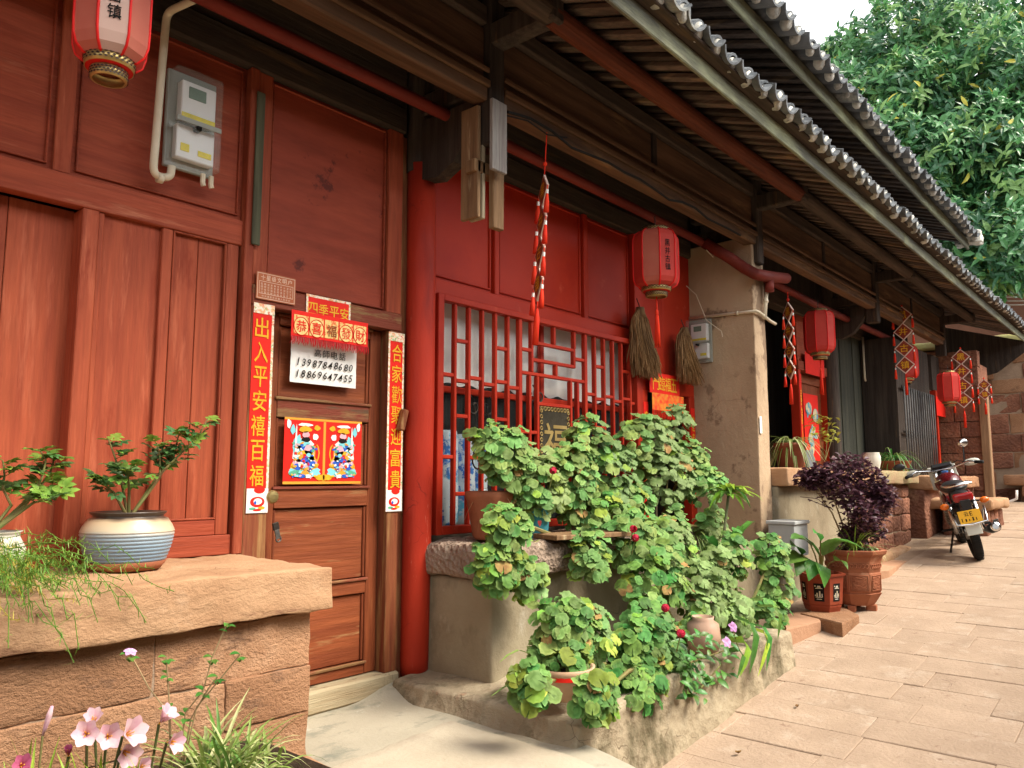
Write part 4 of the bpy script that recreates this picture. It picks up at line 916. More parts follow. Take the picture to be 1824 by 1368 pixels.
# wooden peg on the right couplet
a = onY(712, 738, -.06); tag(mk('wooden_wedge', xf(box(-.018, .018, -.02, .02, -.06, .06), Matrix.Rotation(R(14), 3, 'Y'), (a.x + .03, -.05, a.z - .03)), jamb_v), 'small brown wooden wedge on the red column at the couplet', 'wedge')
# banner of the second door
Y = -.06
ax, bx = ycell(1157, 690, Y)[0], ycell(1210, 690, Y)[0]; z1, zf, z0 = ycell(1180, 666, Y)[1], ycell(1180, 702, Y)[1], ycell(1180, 732, Y)[1]
t = thing('red_banner', 'red banner with four gold characters over the doorway beside the pillar', 'banner', (ax, Y, z0))
plate(t, ax, bx, Y, zf, z1, red_pr, 'sheet', .002); mk('lettering', text('門臨福五', ((ax + bx) / 2, Y - .004, (zf + z1) / 2), (z1 - zf) * .68, bold=.012, gap=1.0, wide=(bx - ax) * .2), gold, t)
plate(t, ax + .02, bx + .05, Y - .01, z0, zf, surf('red_gold_cloth', (.7, .05, .02), (.65, .25, .03), 22, rough=.6, bump=.05, rnd=0), 'cloth', .002)
fs = []
for k in range(40):
    x = lerp(ax + .02, bx + .05, k / 39); fs.append(tube([(x, Y - .012, z0 + .003), (x + random.uniform(-.008, .008), Y - .014, z0 - random.uniform(.05, .08))], .0028, 4))
tag(mk('fringe', join(*fs), orange_red, t), kind='stuff')
for k, (u, v) in enumerate(((5.6, 5.675), (6.41, 6.49))): 
    t = thing('door_couplet', ('short red couplet on the left jamb of the doorway hidden by geraniums', 'short red couplet on the right jamb of the doorway against the pillar')[k], 'couplet', (u, -.026, 1.3), 'red couplets')
    plate(t, u, v, -.026, 1.25, 2.12, red_pr); mk('lettering', text('迎春接福', ((u + v) / 2, -.03, 1.75), .14, vertical=True, wide=.05, bold=.02), gold, t)
# right-hand door papers
t = thing('door_print', 'tall narrow red print on the shaded door beyond the pillar', 'print', (RD[0], 0, 1.6))
cx_ = (RD[0] + RD[1]) / 2; plate(t, cx_ - .24, cx_ + .24, .03, 1.7, 2.5, red_pr); mk('figure_print', join(*[disc(cx_ + random.uniform(-.13, .13), random.uniform(1.8, 2.4), .0265 - .0006 * k, random.uniform(.03, .09), random.uniform(.03, .09)) for k in range(14)]), surf('mixed_print', (.6, .5, .3), (.1, .3, .4), 14, rough=.6, bump=0, ramp=(.45, .55)), t)
for k, u in enumerate((RD[0] - .075, RD[1] + .005)):
    t = thing('door_couplet', ('faded red couplet left of the shaded door beyond the pillar', 'red couplet right of the shaded door beyond the pillar')[k], 'couplet', (u, -.04, 1.4), 'red couplets')
    plate(t, u, u + .07, -.034, 1.4, 2.7, red_pr); mk('lettering', text('春滿人間', (u + .035, -.038, 2.1), .2, vertical=True, wide=.045, bold=.02), gold, t)
t = thing('red_banner', 'small red paper above the shaded door behind the far lantern', 'banner', (RD[0] + .1, -.05, 2.8)); plate(t, RD[0] + .1, RD[1] - .15, -.05, 2.72, 2.98, red_pr)
t = thing('red_banner', 'red paper slip over the narrow door by the stone pier', 'banner', (f0, FY - .05, 2.6)); plate(t, f0 - .2, f1 - .1, FY - .05, 2.45, 2.75, red_pr)

# ------------------------------------------------------------------ lanterns
silk = surf('red_lantern_silk', (.62, .075, .055), (.56, .055, .045), 5, (1, 1, 1), rough=.6, bump=.05, bscale=200, rnd=.04, trans=.3)
silk_p = surf('pale_lantern_silk', (.62, .2, .14), (.56, .14, .1), 3, rough=.6, bump=.05, bscale=200, rnd=.04, trans=.3)
silk_w = surf('white_lantern_panel', (.68, .5, .42), (.62, .4, .33), 3, rough=.6, bump=.05, bscale=200, rnd=.02, trans=.3)
ribm = surf('lantern_rib_red', (.68, .02, .018), (.6, .015, .012), 6, rough=.5, bump=0)
band_gold = surf('gold_fret_band', (.5, .38, .16), (.42, .3, .11), 10, rough=.35, metal=.6, bump=0, rnd=0); fret_d = plain('dark_fret', (.03, .012, .01), .6)
def lantern(lab, P, R_, Hh, ph, pale=(), tassel=True, chars=None, cface=0, white=()):
    """P: centre of the body"""
    P = V(P); t = thing('red_lantern', lab, 'lantern', P - V((0, 0, Hh / 2)), 'red lanterns'); n = 8
    prof = [(.56, -.5), (.72, -.49), (.9, -.44), (.985, -.36), (1, -.25), (1, .25), (.985, .36), (.9, .44), (.72, .49), (.56, .5)]
    pp = [(r_ * R_, z * Hh) for r_, z in prof]; vs, fs = lathe(pp, n, P, False, ph); m_ = len(pp) - 1
    for k in range(n):
        fk = [fs[i * n + k] for i in range(m_)]; used = sorted({i for f in fk for i in f}); mp = {u: i for i, u in enumerate(used)}
        mk('silk_panel', ([vs[u] for u in used], [tuple(mp[i] for i in f) for f in fk]), silk_w if k in white else silk_p if k in pale else silk, t)
        mk('rib', tube([vs[i * n + k] for i in range(m_ + 1)], .006 * R_ / .15, 5), ribm, t, True)
    for s in (-1, 1):
        zb = P.z + s * Hh * .5
        mk('gold_band', lathe([(.58 * R_, -.02 * Hh), (.64 * R_, -.02 * Hh), (.6 * R_, .05 * Hh), (.57 * R_, .05 * Hh)] if s > 0 else [(.6 * R_, -.06 * Hh), (.62 * R_, -.06 * Hh), (.66 * R_, .02 * Hh), (.62 * R_, .02 * Hh)], 28, (P.x, P.y, zb), False), band_gold, t, True)
        if s < 0: mk('gold_band', lathe([(.4 * R_, -.15 * Hh), (.46 * R_, -.15 * Hh), (.48 * R_, -.07 * Hh), (.42 * R_, -.07 * Hh)], 28, (P.x, P.y, zb), False), band_gold, t, True); mk('lower_ring', lathe([(.44 * R_, -.07 * Hh), (.62 * R_, -.055 * Hh)], 28, (P.x, P.y, zb), False), ribm, t)
        dm = []
        for k in range(30):
            for rw in range(3):
                a = 2 * pi * (k + .5 * (rw % 2)) / 30
                for (rr, z0_, hh) in (((.655, -.035 + .022 * rw, .009),) if s < 0 else ((.635, .0 + .016 * rw, .007),)) + (((.485, -.135 + .022 * rw, .009),) if s < 0 else ()):
                    c_ = V((cos(a), sin(a), 0)); tg = V((-sin(a), cos(a), 0)); o_ = V((P.x, P.y, zb + z0_ * Hh)) + c_ * (rr * R_ + .0015)
                    q_ = .055 * R_; dm.append(([o_ - tg * q_, o_ - V((0, 0, hh * Hh)), o_ + tg * q_, o_ + V((0, 0, hh * Hh))], [(0, 1, 2, 3)]))
        mk('fret_pattern', join(*dm), fret_d, t)
    mk('hanger', tube([P + V((0, 0, Hh * .5)), P + V((0, 0, Hh * .78))], .004, 6), iron, t)
    mk('top_disc', lathe([(.001, 0), (.57 * R_, 0), (.57 * R_, .008)], 24, (P.x, P.y, P.z + Hh * .52), True), ribm, t)
    if tassel:
        z = P.z - Hh * .65
        mk('tassel_cord', tube([(P.x, P.y, z), (P.x, P.y, z - .12)], .006, 6), orange_red, t)
        mk('tassel_knot', ball((P.x, P.y, z - .12), .018, .012, .025), orange_red, t, True)
        mk('tassel', join(*[tube([(P.x + .008 * cos(a), P.y + .008 * sin(a), z - .14), (P.x + .014 * cos(a), P.y + .014 * sin(a), z - .22), (P.x + (.016 + .008 * random.random()) * cos(a), P.y + .018 * sin(a), z - .36 - .03 * random.random())], .0045, 5) for a in [k * pi / 7 for k in range(14)]]), orange_red, t, True)
    if chars:
        a = ph + 2 * pi * (cface + .5) / n; nn = V((cos(a), sin(a), 0)); rr = R_ * cos(pi / n) + .003
        mk('lettering', text(chars, P + nn * rr, Hh * .12, right=V((-sin(a), cos(a), 0)), vertical=True, bold=.025, gap=1.15, wide=Hh * .1), ink, t)
    return t
def facing(P): d = CAMP - P; return math.atan2(d.y, d.x)
P = onY(1168, 463, -.45); a = facing(P)
lantern('red silk lantern with gold bands hanging in front of the straw brooms', P, .172, .44, a - pi / 8 + R(-12), pale=(0,), chars='黑井古镇', cface=1, white=())
P = onY(202, 8, -.62); a = facing(P)
lantern('large red lantern with a white lettered panel at the top left eave', P, .128, .44, a - pi / 8 + R(2), pale=(7, 1), white=(0,), tassel=False, chars='黑井古镇', cface=0)
P = onY(1459, 592, -.45); lantern('plain red lantern just right of the plastered pillar', P, .16, .46, .1)
P = onY(1612, 645, -.4); lantern('red lantern half hidden behind the hanging red diamonds', P, .17, .48, .3)
P = onX(1690, 690, 12.6); lantern('farthest red lantern in the shade near the stone pier', P, .15, .42, .5, tassel=False)

# ------------------------------------------------------------------ strings of diamond boards
dia_r = surf('red_brown_diamond', (.28, .05, .025), (.22, .035, .02), 6, rough=.45, bump=.05, rnd=.03); dia_e = plain('pale_diamond_edge', (.68, .5, .42), .5)
def diamonds(lab, P, side, ang, fade=0, tilt=0., chars='黑井古镇', sp=None, cord=.25):
    """P: top of the cord"""
    P = V(P); t = thing('diamond_string', lab, 'ornament', P, 'hanging diamond strings'); r_ = Vector2 = V((cos(ang), sin(ang), 0)); nn = r_.cross(V((0, 0, 1)))
    if nn.dot(CAMP - P) < 0: nn = -nn; r_ = -r_
    up = V((0, 0, 1)); sp = sp or side * 1.52; dn = (-up + V((-tilt, 0, 0))).normalized(); u2 = -dn
    h = side * .72
    mk('cord', tube([P, P + dn * cord], .004, 6), orange_red, t); mk('knot', ball(P + dn * cord * .75, .014), orange_red, t, True)
    for k, ch in enumerate(chars):
        c = P + dn * (cord + h + k * sp)
        def dd(s, y): return [c + r_ * s * h + nn * y, c + u2 * s * h + nn * y, c - r_ * s * h + nn * y, c - u2 * s * h + nn * y]
        vs = dd(1, -.006) + dd(1, .006); B_ = mk('diamond_board', (vs, [(3, 2, 1, 0), (4, 5, 6, 7), (0, 1, 5, 4), (1, 2, 6, 5), (2, 3, 7, 6), (3, 0, 4, 7)]), dia_e, t)
        for s_ in (1, -1):
            q_ = dd(.86, .0075 * s_); mk('diamond_face', (q_, [(0, 1, 2, 3) if s_ > 0 else (3, 2, 1, 0)]), dia_r, B_)
            mk('lettering', text(ch, c + nn * .009 * s_, side * .62, right=r_ * s_ * (1 if nn.dot(r_.cross(up)) > 0 else 1), up=u2, bold=.01), gold, B_)
        for s_ in ((-1, 1)):
            o_ = c + r_ * s_ * h + nn * .004; mk('tassel', join(tube([o_, o_ + dn * .05], .003, 5), tube([o_ + dn * .045, o_ + dn * .1, o_ + dn * (.05 + side * .8)], [.006, .014, .017], 8)), orange_red, t, True)
            mk('tassel_cap', tube([o_ + dn * .03, o_ + dn * .055], .008, 8), white_pr, t)
    c = P + dn * (cord + h * 2 + (len(chars) - 1) * sp); mk('tassel', join(tube([c, c + dn * .05], .003, 5), tube([c + dn * .045, c + dn * .1, c + dn * (.06 + side * 1.35)], [.006, .016, .019], 8)), orange_red, t, True)
    return t
P = onY(974, 236, -.64); diamonds('string of four red diamond boards hanging in front of the red window wall', P, .145, facing(P) + R(15), tilt=.09, cord=.27, sp=.19)
P = onY(1403, 520, -.62); diamonds('string of red diamond boards turned edge-on right beside the pillar', P, .13, facing(P) + R(28), cord=.1, sp=.185, tilt=.02)
P = onY(1606, 543, -.64); diamonds('brightly lit string of four red diamonds facing the street', P, .165, facing(P) + R(80), cord=.02, sp=.225)
P = onX(1710, 618, 13.2); diamonds('dim string of four red diamonds in the shade near the stone pier', P, .17, facing(P) + R(85), cord=.03, sp=.215)
P = onX(1752, 672, 13.9); t = diamonds('small string of red diamonds at the pale corner post', P, .12, facing(P) + R(85), cord=.03, sp=.15, chars='古镇')

# ------------------------------------------------------------------ straw brooms
straw = surf('dry_straw', (.33, .2, .09), (.2, .11, .05), 3, (1, 1, 1), rough=.9, bump=0, rnd=.1)
straw2 = surf('dark_straw', (.2, .115, .05), (.12, .07, .035), 3, (1, 1, 1), rough=.9, bump=0, rnd=.1)
def broom(lab, P, L, w_, n, lean):
    t = thing('straw_broom', lab, 'broom', P - V((0, 0, L)), 'straw brooms'); P = V(P)
    for mt, nn in ((straw, n), (straw2, n // 2)):
        ps = []
        for k in range(nn):
            a = random.uniform(0, 2 * pi); rr = random.random() ** .5; dx, dy = rr * cos(a), rr * sin(a); l = L * random.uniform(.72, 1.05)
            top = P + V((dx * .03, dy * .025, random.uniform(-.05, .02)))
            m_ = P + V((dx * w_ * .8, dy * .05, -l * .45)); e = P + V((dx * w_ * (1.0 + .3 * random.random()) + lean * l, dy * .07 - .02, -l))
            e += V((random.gauss(0, .02), random.gauss(0, .015), 0)); m_ += V((random.gauss(0, .012), 0, random.gauss(0, .02))); ps.append(tube([top, top.lerp(m_, .5) + V((dx * w_ * .25, 0, 0)), m_, e], [.004, .005, .0045, .002], 3, False))
        tag(mk('straw', join(*ps), mt, t), kind='stuff')
    mk('binding', tube([P + V((0, 0, .02)), P + V((0, 0, -.06))], [.035, .045], 10), straw2, t, True)
    mk('hanging_cord', tube([P + V((0, 0, .02)), P + V((0, .03, .1))], .004, 5), iron, t)
P = onY(1140, 552, -.1); broom('straw broom hanging left of the lantern tassel', P, .54, .16, 620, .1)
P = onY(1219, 588, -.12); broom('straw broom hanging against the pillar below its meter box', P, .46, .15, 700, .1)

# ------------------------------------------------------------------ plants: leaves and pots
def leaf_mat(name, c1, c2, edge=None, trans=.25, rough=.5, hue=.03, rnd=.28, spec=.35):
    return surf(name, c1, c2, 40, (1, 1, 1), rough=rough, bump=.08, bscale=60, rnd=rnd, hue=hue, trans=trans, spec=spec)
def ger_mat(name, mid, edge, zone):
    m = bpy.data.materials.new(name); m.use_nodes = True; t = m.node_tree; N, L = t.nodes, t.links; b = N["Principled BSDF"]
    tc = N.new("ShaderNodeTexCoord"); ln = N.new("ShaderNodeVectorMath"); ln.operation = 'LENGTH'; L.new(tc.outputs['Object'], ln.inputs[0])
    nz = N.new("ShaderNodeTexNoise"); nz.inputs['Scale'].default_value = 60; nz.inputs['Detail'].default_value = 3; L.new(tc.outputs['Object'], nz.inputs['Vector'])
    ma = N.new("ShaderNodeMath"); ma.operation = 'MULTIPLY_ADD'; ma.inputs[1].default_value = .018; L.new(nz.outputs[0], ma.inputs[0]); L.new(ln.outputs['Value'], ma.inputs[2])
    cr = N.new("ShaderNodeValToRGB"); L.new(ma.outputs[0], cr.inputs[0]); el = cr.color_ramp.elements
    el[0].position = .008; el[0].color = (*mid, 1); el[1].position = .058; el[1].color = (*edge, 1)
    for p, c in ((.024, mid), (.033, zone), (.042, mid)): e = el.new(p); e.color = (*c, 1)
    oi = N.new("ShaderNodeObjectInfo"); h = N.new("ShaderNodeHueSaturation"); L.new(cr.outputs[0], h.inputs['Color'])
    m1 = N.new("ShaderNodeMapRange"); L.new(oi.outputs['Random'], m1.inputs[0]); m1.inputs[3].default_value = .6; m1.inputs[4].default_value = 1.25; L.new(m1.outputs[0], h.inputs['Value'])
    mf = N.new("ShaderNodeMath"); mf.operation = 'MULTIPLY'; mf.inputs[1].default_value = 9.7; L.new(oi.outputs['Random'], mf.inputs[0]); m2 = N.new("ShaderNodeMath"); m2.operation = 'FRACT'; L.new(mf.outputs[0], m2.inputs[0])
    m3 = N.new("ShaderNodeMapRange"); L.new(m2.outputs[0], m3.inputs[0]); m3.inputs[3].default_value = .455; m3.inputs[4].default_value = .54; L.new(m3.outputs[0], h.inputs['Hue'])
    L.new(h.outputs[0], b.inputs['Base Color']); b.inputs['Roughness'].default_value = .62; b.inputs['Specular IOR Level'].default_value = .2
    bp = N.new("ShaderNodeBump"); bp.inputs['Strength'].default_value = .25; bp.inputs['Distance'].default_value = .01; L.new(nz.outputs[0], bp.inputs['Height']); L.new(bp.outputs[0], b.inputs['Normal'])
    tr = N.new("ShaderNodeBsdfTranslucent"); L.new(h.outputs[0], tr.inputs[0]); ms = N.new("ShaderNodeMixShader"); ms.inputs[0].default_value = .22
    L.new(b.outputs[0], ms.inputs[1]); L.new(tr.outputs[0], ms.inputs[2]); L.new(ms.outputs[0], N["Material Output"].inputs['Surface'])
    return m
def ger_leaf(seed, r_=.04):
    rd = random.Random(seed); n = 22; vs = [(0, 0, -.004)]; gap = .22; ph_ = rd.uniform(0, 6); dr = rd.uniform(.1, .3)
    for ring, f in enumerate((.55, 1.)):
        for k in range(n):
            a = gap / 2 + (2 * pi - gap) * k / (n - 1) - pi / 2; sc = 1 + (.15 * abs(cos(k / (n - 1) * pi * 7)) ** .6 - .09 if ring else 0)
            vs.append((r_ * f * sc * cos(a), r_ * f * sc * sin(a), r_ * (.1 * f - dr * f * f) + r_ * (.13 if ring else .04) * sin(a * 3 + ph_) + (r_ * .07 * (-1) ** k if ring else 0)))
    fs = [(0, 1 + k, 2 + k) for k in range(n - 1)] + [(1 + k, 1 + n + k, 2 + n + k, 2 + k) for k in range(n - 1)]
    return vs, fs
gm1 = ger_mat('geranium_leaf', (.18, .32, .085), (.25, .385, .125), (.125, .235, .055)); gm2 = ger_mat('young_geranium_leaf', (.24, .37, .05), (.34, .46, .09), (.2, .31, .045)); gm3 = ger_mat('green_geranium_leaf', (.12, .27, .055), (.18, .34, .085), (.08, .185, .04))
GLV = {}
def gset(nm, rng, m, key):
    out = []
    for q in rng: vf = ger_leaf(q); me = mesh(nm, vf, m); GLV[me.name] = (vf, key); out.append(me)
    return out
gm4 = surf('withered_leaf', (.24, .13, .05), (.34, .24, .08), 30, rough=.8, bump=.1, rnd=.2)
GL1 = gset('geranium_leaf', range(5), gm1, 'a'); GL2 = gset('young_leaf', range(9, 11), gm2, 'b'); GL3 = gset('green_leaf', range(20, 24), gm3, 'c'); GL4 = gset('withered_leaf', range(30, 32), gm4, 'd')
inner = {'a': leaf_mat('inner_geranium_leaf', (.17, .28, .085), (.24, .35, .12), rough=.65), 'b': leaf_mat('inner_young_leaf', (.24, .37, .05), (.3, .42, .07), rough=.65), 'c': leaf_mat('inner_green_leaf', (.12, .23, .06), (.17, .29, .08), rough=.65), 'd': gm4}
stem_m = surf('green_stem', (.14, .17, .05), (.2, .14, .06), 10, rough=.7, bump=.1); dry_m = surf('dry_stem', (.4, .3, .16), (.28, .19, .1), 10, rough=.8, bump=.2)
pet_r = surf('crimson_petals', (.62, .03, .08), (.5, .02, .05), 30, rough=.6, bump=0, trans=.2)
def petalball(c, r_, n, m, rd):
    out = []
    for k in range(n):
        d = V((rd.gauss(0, 1), rd.gauss(0, 1), rd.gauss(0, 1))).normalized(); f = frame(d)
        v = [(0, 0, 0)] + [(r_ * .42 * cos(a), r_ * .42 * sin(a), r_ * .1 * sin(3 * a)) for a in [i * pi / 3 for i in range(6)]]
        out.append(xf((v, [(0, i, i % 6 + 1) for i in range(1, 7)]), f, c + d * r_ * .7))
    return join(*out)
def geranium(lab, ells, n, seed, sets, base=None, young=.06, fl=(), loc=None, face=V((-.45, -.75, .35)), size=(.5, 1.15)):
    """ells: ellipsoids (centre, rx, ry, rz) that the foliage fills"""
    rd = random.Random(seed); n = int(n * 3.0); base = V(base) if base is not None else V(ells[0][0]) - V((0, 0, ells[0][3]))
    t = thing('geranium_plant', lab, 'geranium', base, 'geraniums by the window'); vol = [e[1] * e[3] for e in ells]; tot = sum(vol)
    st = []; lv = []
    for e, v in zip(ells, vol):
        c = V(e[0]); ne = int(n * v / tot); ncl = max(2, ne // 11); cl = []
        st.append(tube([base, base.lerp(c, .5) + V((rd.uniform(-.03, .03), rd.uniform(-.03, .03), .02)), c], [.012, .01, .006], 6))
        for k in range(ncl):
            for _ in range(40):
                d = V((rd.gauss(0, 1), rd.gauss(0, 1), rd.gauss(0, 1))).normalized()
                if d.dot(face.normalized()) > -.25: break
            q = c + V((d.x * e[1], d.y * e[2], d.z * e[3])) * rd.uniform(.55, .95); cl.append((q, d)); st.append(tube([c, q], [.006, .003], 5))
        for k in range(ne):
            q, d = cl[k % ncl]
            for _ in range(30):
                u = V((rd.gauss(0, 1), rd.gauss(0, 1), rd.gauss(0, 1) + .35)).normalized()
                if u.dot((d + face).normalized()) > -.1: break
            p = q + u * rd.uniform(.02, .09)
            if k % 5 < 3:
                for _ in range(30):
                    u = V((rd.gauss(0, 1), rd.gauss(0, 1), rd.gauss(0, 1))).normalized()
                    if u.dot(face.normalized()) > -.35: break
                rr = rd.uniform(.6, 1.0) * (1 + .25 * noise.noise(u * 2.5 + c)); p = c + V((u.x * (e[1] + .05), u.y * (e[2] + .04), u.z * (e[3] + .05))) * rr
            nn = (u * .75 + V((0, 0, .7)) + face * .7 + V((rd.gauss(0, .25), rd.gauss(0, .25), 0))).normalized()
            me = rd.choice(GL4) if rd.random() < .018 else rd.choice(GL2) if rd.random() < young * 1.3 else rd.choice(sets)
            lv.append(((p - CAMP).length, me, p, frame(nn, V((rd.gauss(0, .4), rd.gauss(0, .4), 1))) @ Matrix.Rotation(rd.uniform(-.7, .7), 3, 'Z'), rd.uniform(*size)))
    lv.sort(key=lambda q: q[0])
    for _, me, p, m_, sc in lv[:270]: inst('leaf', me, t, p, m_, sc)
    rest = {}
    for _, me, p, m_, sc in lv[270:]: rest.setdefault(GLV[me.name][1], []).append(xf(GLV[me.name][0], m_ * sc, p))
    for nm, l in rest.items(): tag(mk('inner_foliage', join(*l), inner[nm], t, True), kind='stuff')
    mk('stem', join(*st), stem_m, t)
    for px, py, Y in fl:
        c = onY(px, py, Y); mk('flower_head', petalball(c, .028, 26, pet_r, rd), pet_r, t)
        mk('flower_stalk', tube([c, c + V((.02, .04, -.1))], .003, 5), stem_m, t)
    return t
def E(px, py, Y, wpx, hpx, dep):
    """ellipsoid that spans wpx x hpx photo pixels around a bearing, at depth plane Y"""
    c = onY(px, py, Y); s = (c - CAMP).dot(FW) / 1400; return (c, max(.04, wpx / 2 * s - .022), max(.03, dep - .02), max(.04, hpx / 2 * s - .022))
geranium('geranium trained along the sill in front of the lattice nearest the red column', [E(905, 815, -.42, 120, 110, .1), E(955, 870, -.45, 130, 110, .12), E(870, 790, -.4, 60, 60, .06)], 165, 1, GL1, (3.75, -.35, 1.2), .04)
geranium('geranium with one crimson bloom in the middle of the sill', [E(1020, 850, -.48, 120, 130, .12), E(1050, 790, -.42, 90, 90, .1), E(1090, 850, -.5, 90, 110, .12)], 150, 2, GL1, (4.25, -.35, 1.2), .05, ((985, 838, -.62),))
geranium('big pale geranium at the right end of the sill below the fringed banner', [E(1150, 790, -.45, 150, 100, .14), E(1190, 850, -.5, 150, 110, .14), E(1110, 890, -.52, 150, 80, .1), E(1205, 755, -.4, 70, 60, .08), E(1040, 900, -.5, 120, 70, .1)], 215, 3, GL1, (4.9, -.35, 1.2), .03)
geranium('geranium reaching right across the pillar under bright green shoots', [E(1255, 865, -.6, 110, 70, .1), E(1230, 820, -.5, 90, 80, .1), E(1200, 930, -.62, 60, 60, .08)], 85, 4, GL1, (5.2, -.4, 1.2), .03)
geranium('geranium trailing down the left of the counter below the blue pot', [E(905, 935, -.72, 100, 70, .08), E(890, 1010, -.72, 100, 90, .08), E(935, 1030, -.74, 70, 70, .07)], 105, 5, GL3 + GL1, (3.75, -.5, 1.16), .13)
geranium('geranium spilling over the middle of the counter with two red blooms', [E(1050, 985, -.75, 90, 90, .09), E(1130, 960, -.78, 130, 90, .12), E(1190, 960, -.8, 80, 80, .1)], 115, 6, GL1, (4.4, -.55, 1.15), .05, ((1128, 942, -.92), (1132, 958, -.92)))
geranium('tall geranium at the right corner of the terrace before the pillar', [E(1375, 985, -1.05, 80, 70, .09), E(1385, 1040, -1.08, 90, 90, .1), E(1370, 1100, -1.1, 90, 70, .1), E(1310, 990, -1.0, 70, 80, .08)], 120, 7, GL3 + GL1, (5.2, -1.0, .5), .04)
geranium('large geranium filling the middle of the terrace', [E(1170, 1030, -.95, 160, 100, .15), E(1250, 1060, -1.0, 140, 120, .15), E(1150, 1090, -1.02, 110, 60, .1), E(1310, 1100, -1.08, 100, 100, .1), E(1280, 1010, -.95, 90, 90, .1), E(1240, 1130, -1.1, 90, 70, .1)], 235, 8, GL1 + GL3, (4.5, -.95, .5), .07, ((1185, 1083, -1.22),))
geranium('rounded geranium in the pale bowl at the left of the terrace', [E(1010, 1110, -1.08, 130, 90, .13), E(1000, 1170, -1.1, 120, 80, .12), E(1050, 1140, -1.12, 80, 90, .1)], 125, 9, GL3 + GL1, (3.7, -1.1, .56), .07)
geranium('dense green geranium at the front edge of the terrace', [E(1150, 1150, -1.18, 150, 110, .13), E(1130, 1220, -1.22, 140, 90, .12), E(1190, 1190, -1.2, 80, 90, .1)], 165, 10, GL3, (4.1, -1.15, .5), .05, ((1213, 1128, -1.4),))
geranium('geranium hanging between the middle of the sill and the terrace', [E(1210, 1000, -.85, 120, 90, .1), E(1080, 915, -.6, 120, 70, .08), E(1150, 985, -.85, 100, 60, .08), E(1270, 940, -.7, 80, 80, .08)], 120, 13, GL1 + GL3, (4.75, -.6, 1.15), .05)
geranium('small geranium offshoot drooping left of the pale bowl', [E(948, 1228, -1.2, 50, 50, .06)], 22, 11, GL3 + GL1, (3.55, -1.1, .56), .1)
geranium('geranium offshoot hanging over the terrace edge below the pale bowl', [E(1062, 1245, -1.36, 66, 70, .06)], 34, 12, GL3 + GL1, (3.75, -1.2, .56), .15)

terracotta = surf('terracotta', (.33, .12, .06), (.25, .085, .042), 6, rough=.75, bump=.15, rnd=.08, wear=((.42, .22, .13), 5, .6, .75, (1, 1, 1)))
dterra = surf('dark_glazed_clay', (.2, .06, .032), (.14, .04, .022), 6, rough=.45, bump=.12, rnd=.05, wear=((.32, .13, .07), 7, .62, .75, (1, 1, 1)))
def pot(name, lab, P, prof, mat, n=28, grp=None, rim=None, soilz=None):
    t = thing(name, lab, 'pot', P, grp); P = V(P); top = prof[-1]
    inner = [(top[0] * .9, top[1]), (top[0] * .85, top[1] * .88)]
    mk('pot_body', lathe(prof + inner, n, P, True), mat, t, True)
    if rim: mk('rim', tube([(P.x + rim[0] * cos(a), P.y + rim[0] * sin(a), P.z + rim[1]) for a in [2 * pi * k / n for k in range(n + 1)]], rim[2], 8), mat, t, True)
    mk('soil', lathe([(.001, top[1] * .9), (top[0] * .87, top[1] * .89)], n, P, False), soil, t)
    return t
# pots on the sill and terrace
pot('clay_pot', 'brown clay pot with trailing dry leaves at the left end of the sill', (3.42, -.3, 1.145), [(.085, 0), (.1, .02), (.135, .22), (.145, .24), (.145, .27), (.135, .275)], terracotta, grp='pots among the geraniums')
P = onZ(957, 957, 1.15); BP = pot('blue_pot', 'turquoise glazed pot with a red heart mark on the sill', (P.x, P.y, 1.14), [(.055, 0), (.06, .01), (.078, .17), (.08, .18)], surf('turquoise_glaze', (.05, .28, .32), (.04, .2, .26), 6, rough=.3, bump=.03), grp='pots among the geraniums')
hp_ = onY(960, 932, P.y - .08); mk('heart_mark', join(disc(hp_.x - .008, hp_.z + .006, P.y - .085, .01, .011), disc(hp_.x + .008, hp_.z + .006, P.y - .0855, .01, .011), ([(hp_.x - .017, P.y - .086, hp_.z + .002), (hp_.x, P.y - .086, hp_.z - .022), (hp_.x + .017, P.y - .086, hp_.z + .002)], [(0, 1, 2)])), plain('dark_red_mark', (.2, .02, .02)), BP)
pot('grey_pot', 'grey cement pot under the middle of the sill geraniums', (4.35, -.35, 1.135), [(.1, 0), (.12, .02), (.14, .2), (.145, .21)], plaster_m, grp='pots among the geraniums')
PB = pot('pale_bowl', 'pale bowl with a red stripe holding the rounded geranium', (*onZ(1005, 1243, .49)[:2], .485), [(.06, 0), (.075, .015), (.12, .08), (.14, .13), (.145, .15)], surf('cream_bowl', (.55, .36, .24), (.45, .28, .17), 8, rough=.5, bump=.05, rnd=0), grp='pots among the geraniums')
bp = onZ(1005, 1243, .49)
mk('red_stripe', (lambda v: v)(([(bp.x + .137 * cos(a), bp.y + .137 * sin(a), .485 + z) for z in (.105, .125) for a in [R(190) + R(90) * k / 12 for k in range(13)]], [(k, k + 1, 14 + k, 13 + k) for k in range(12)])), red_pr, PB)
wj = onZ(1236, 1190, .49); pot('white_jar', 'pale stoneware jar half hidden behind the terrace vinca', (4.3, -1.18, .475), [(.05, 0), (.085, .03), (.1, .1), (.09, .18), (.06, .2), (.065, .22)], surf('pale_stoneware', (.4, .26, .19), (.32, .2, .14), 6, rough=.4, bump=.05), grp='pots among the geraniums')

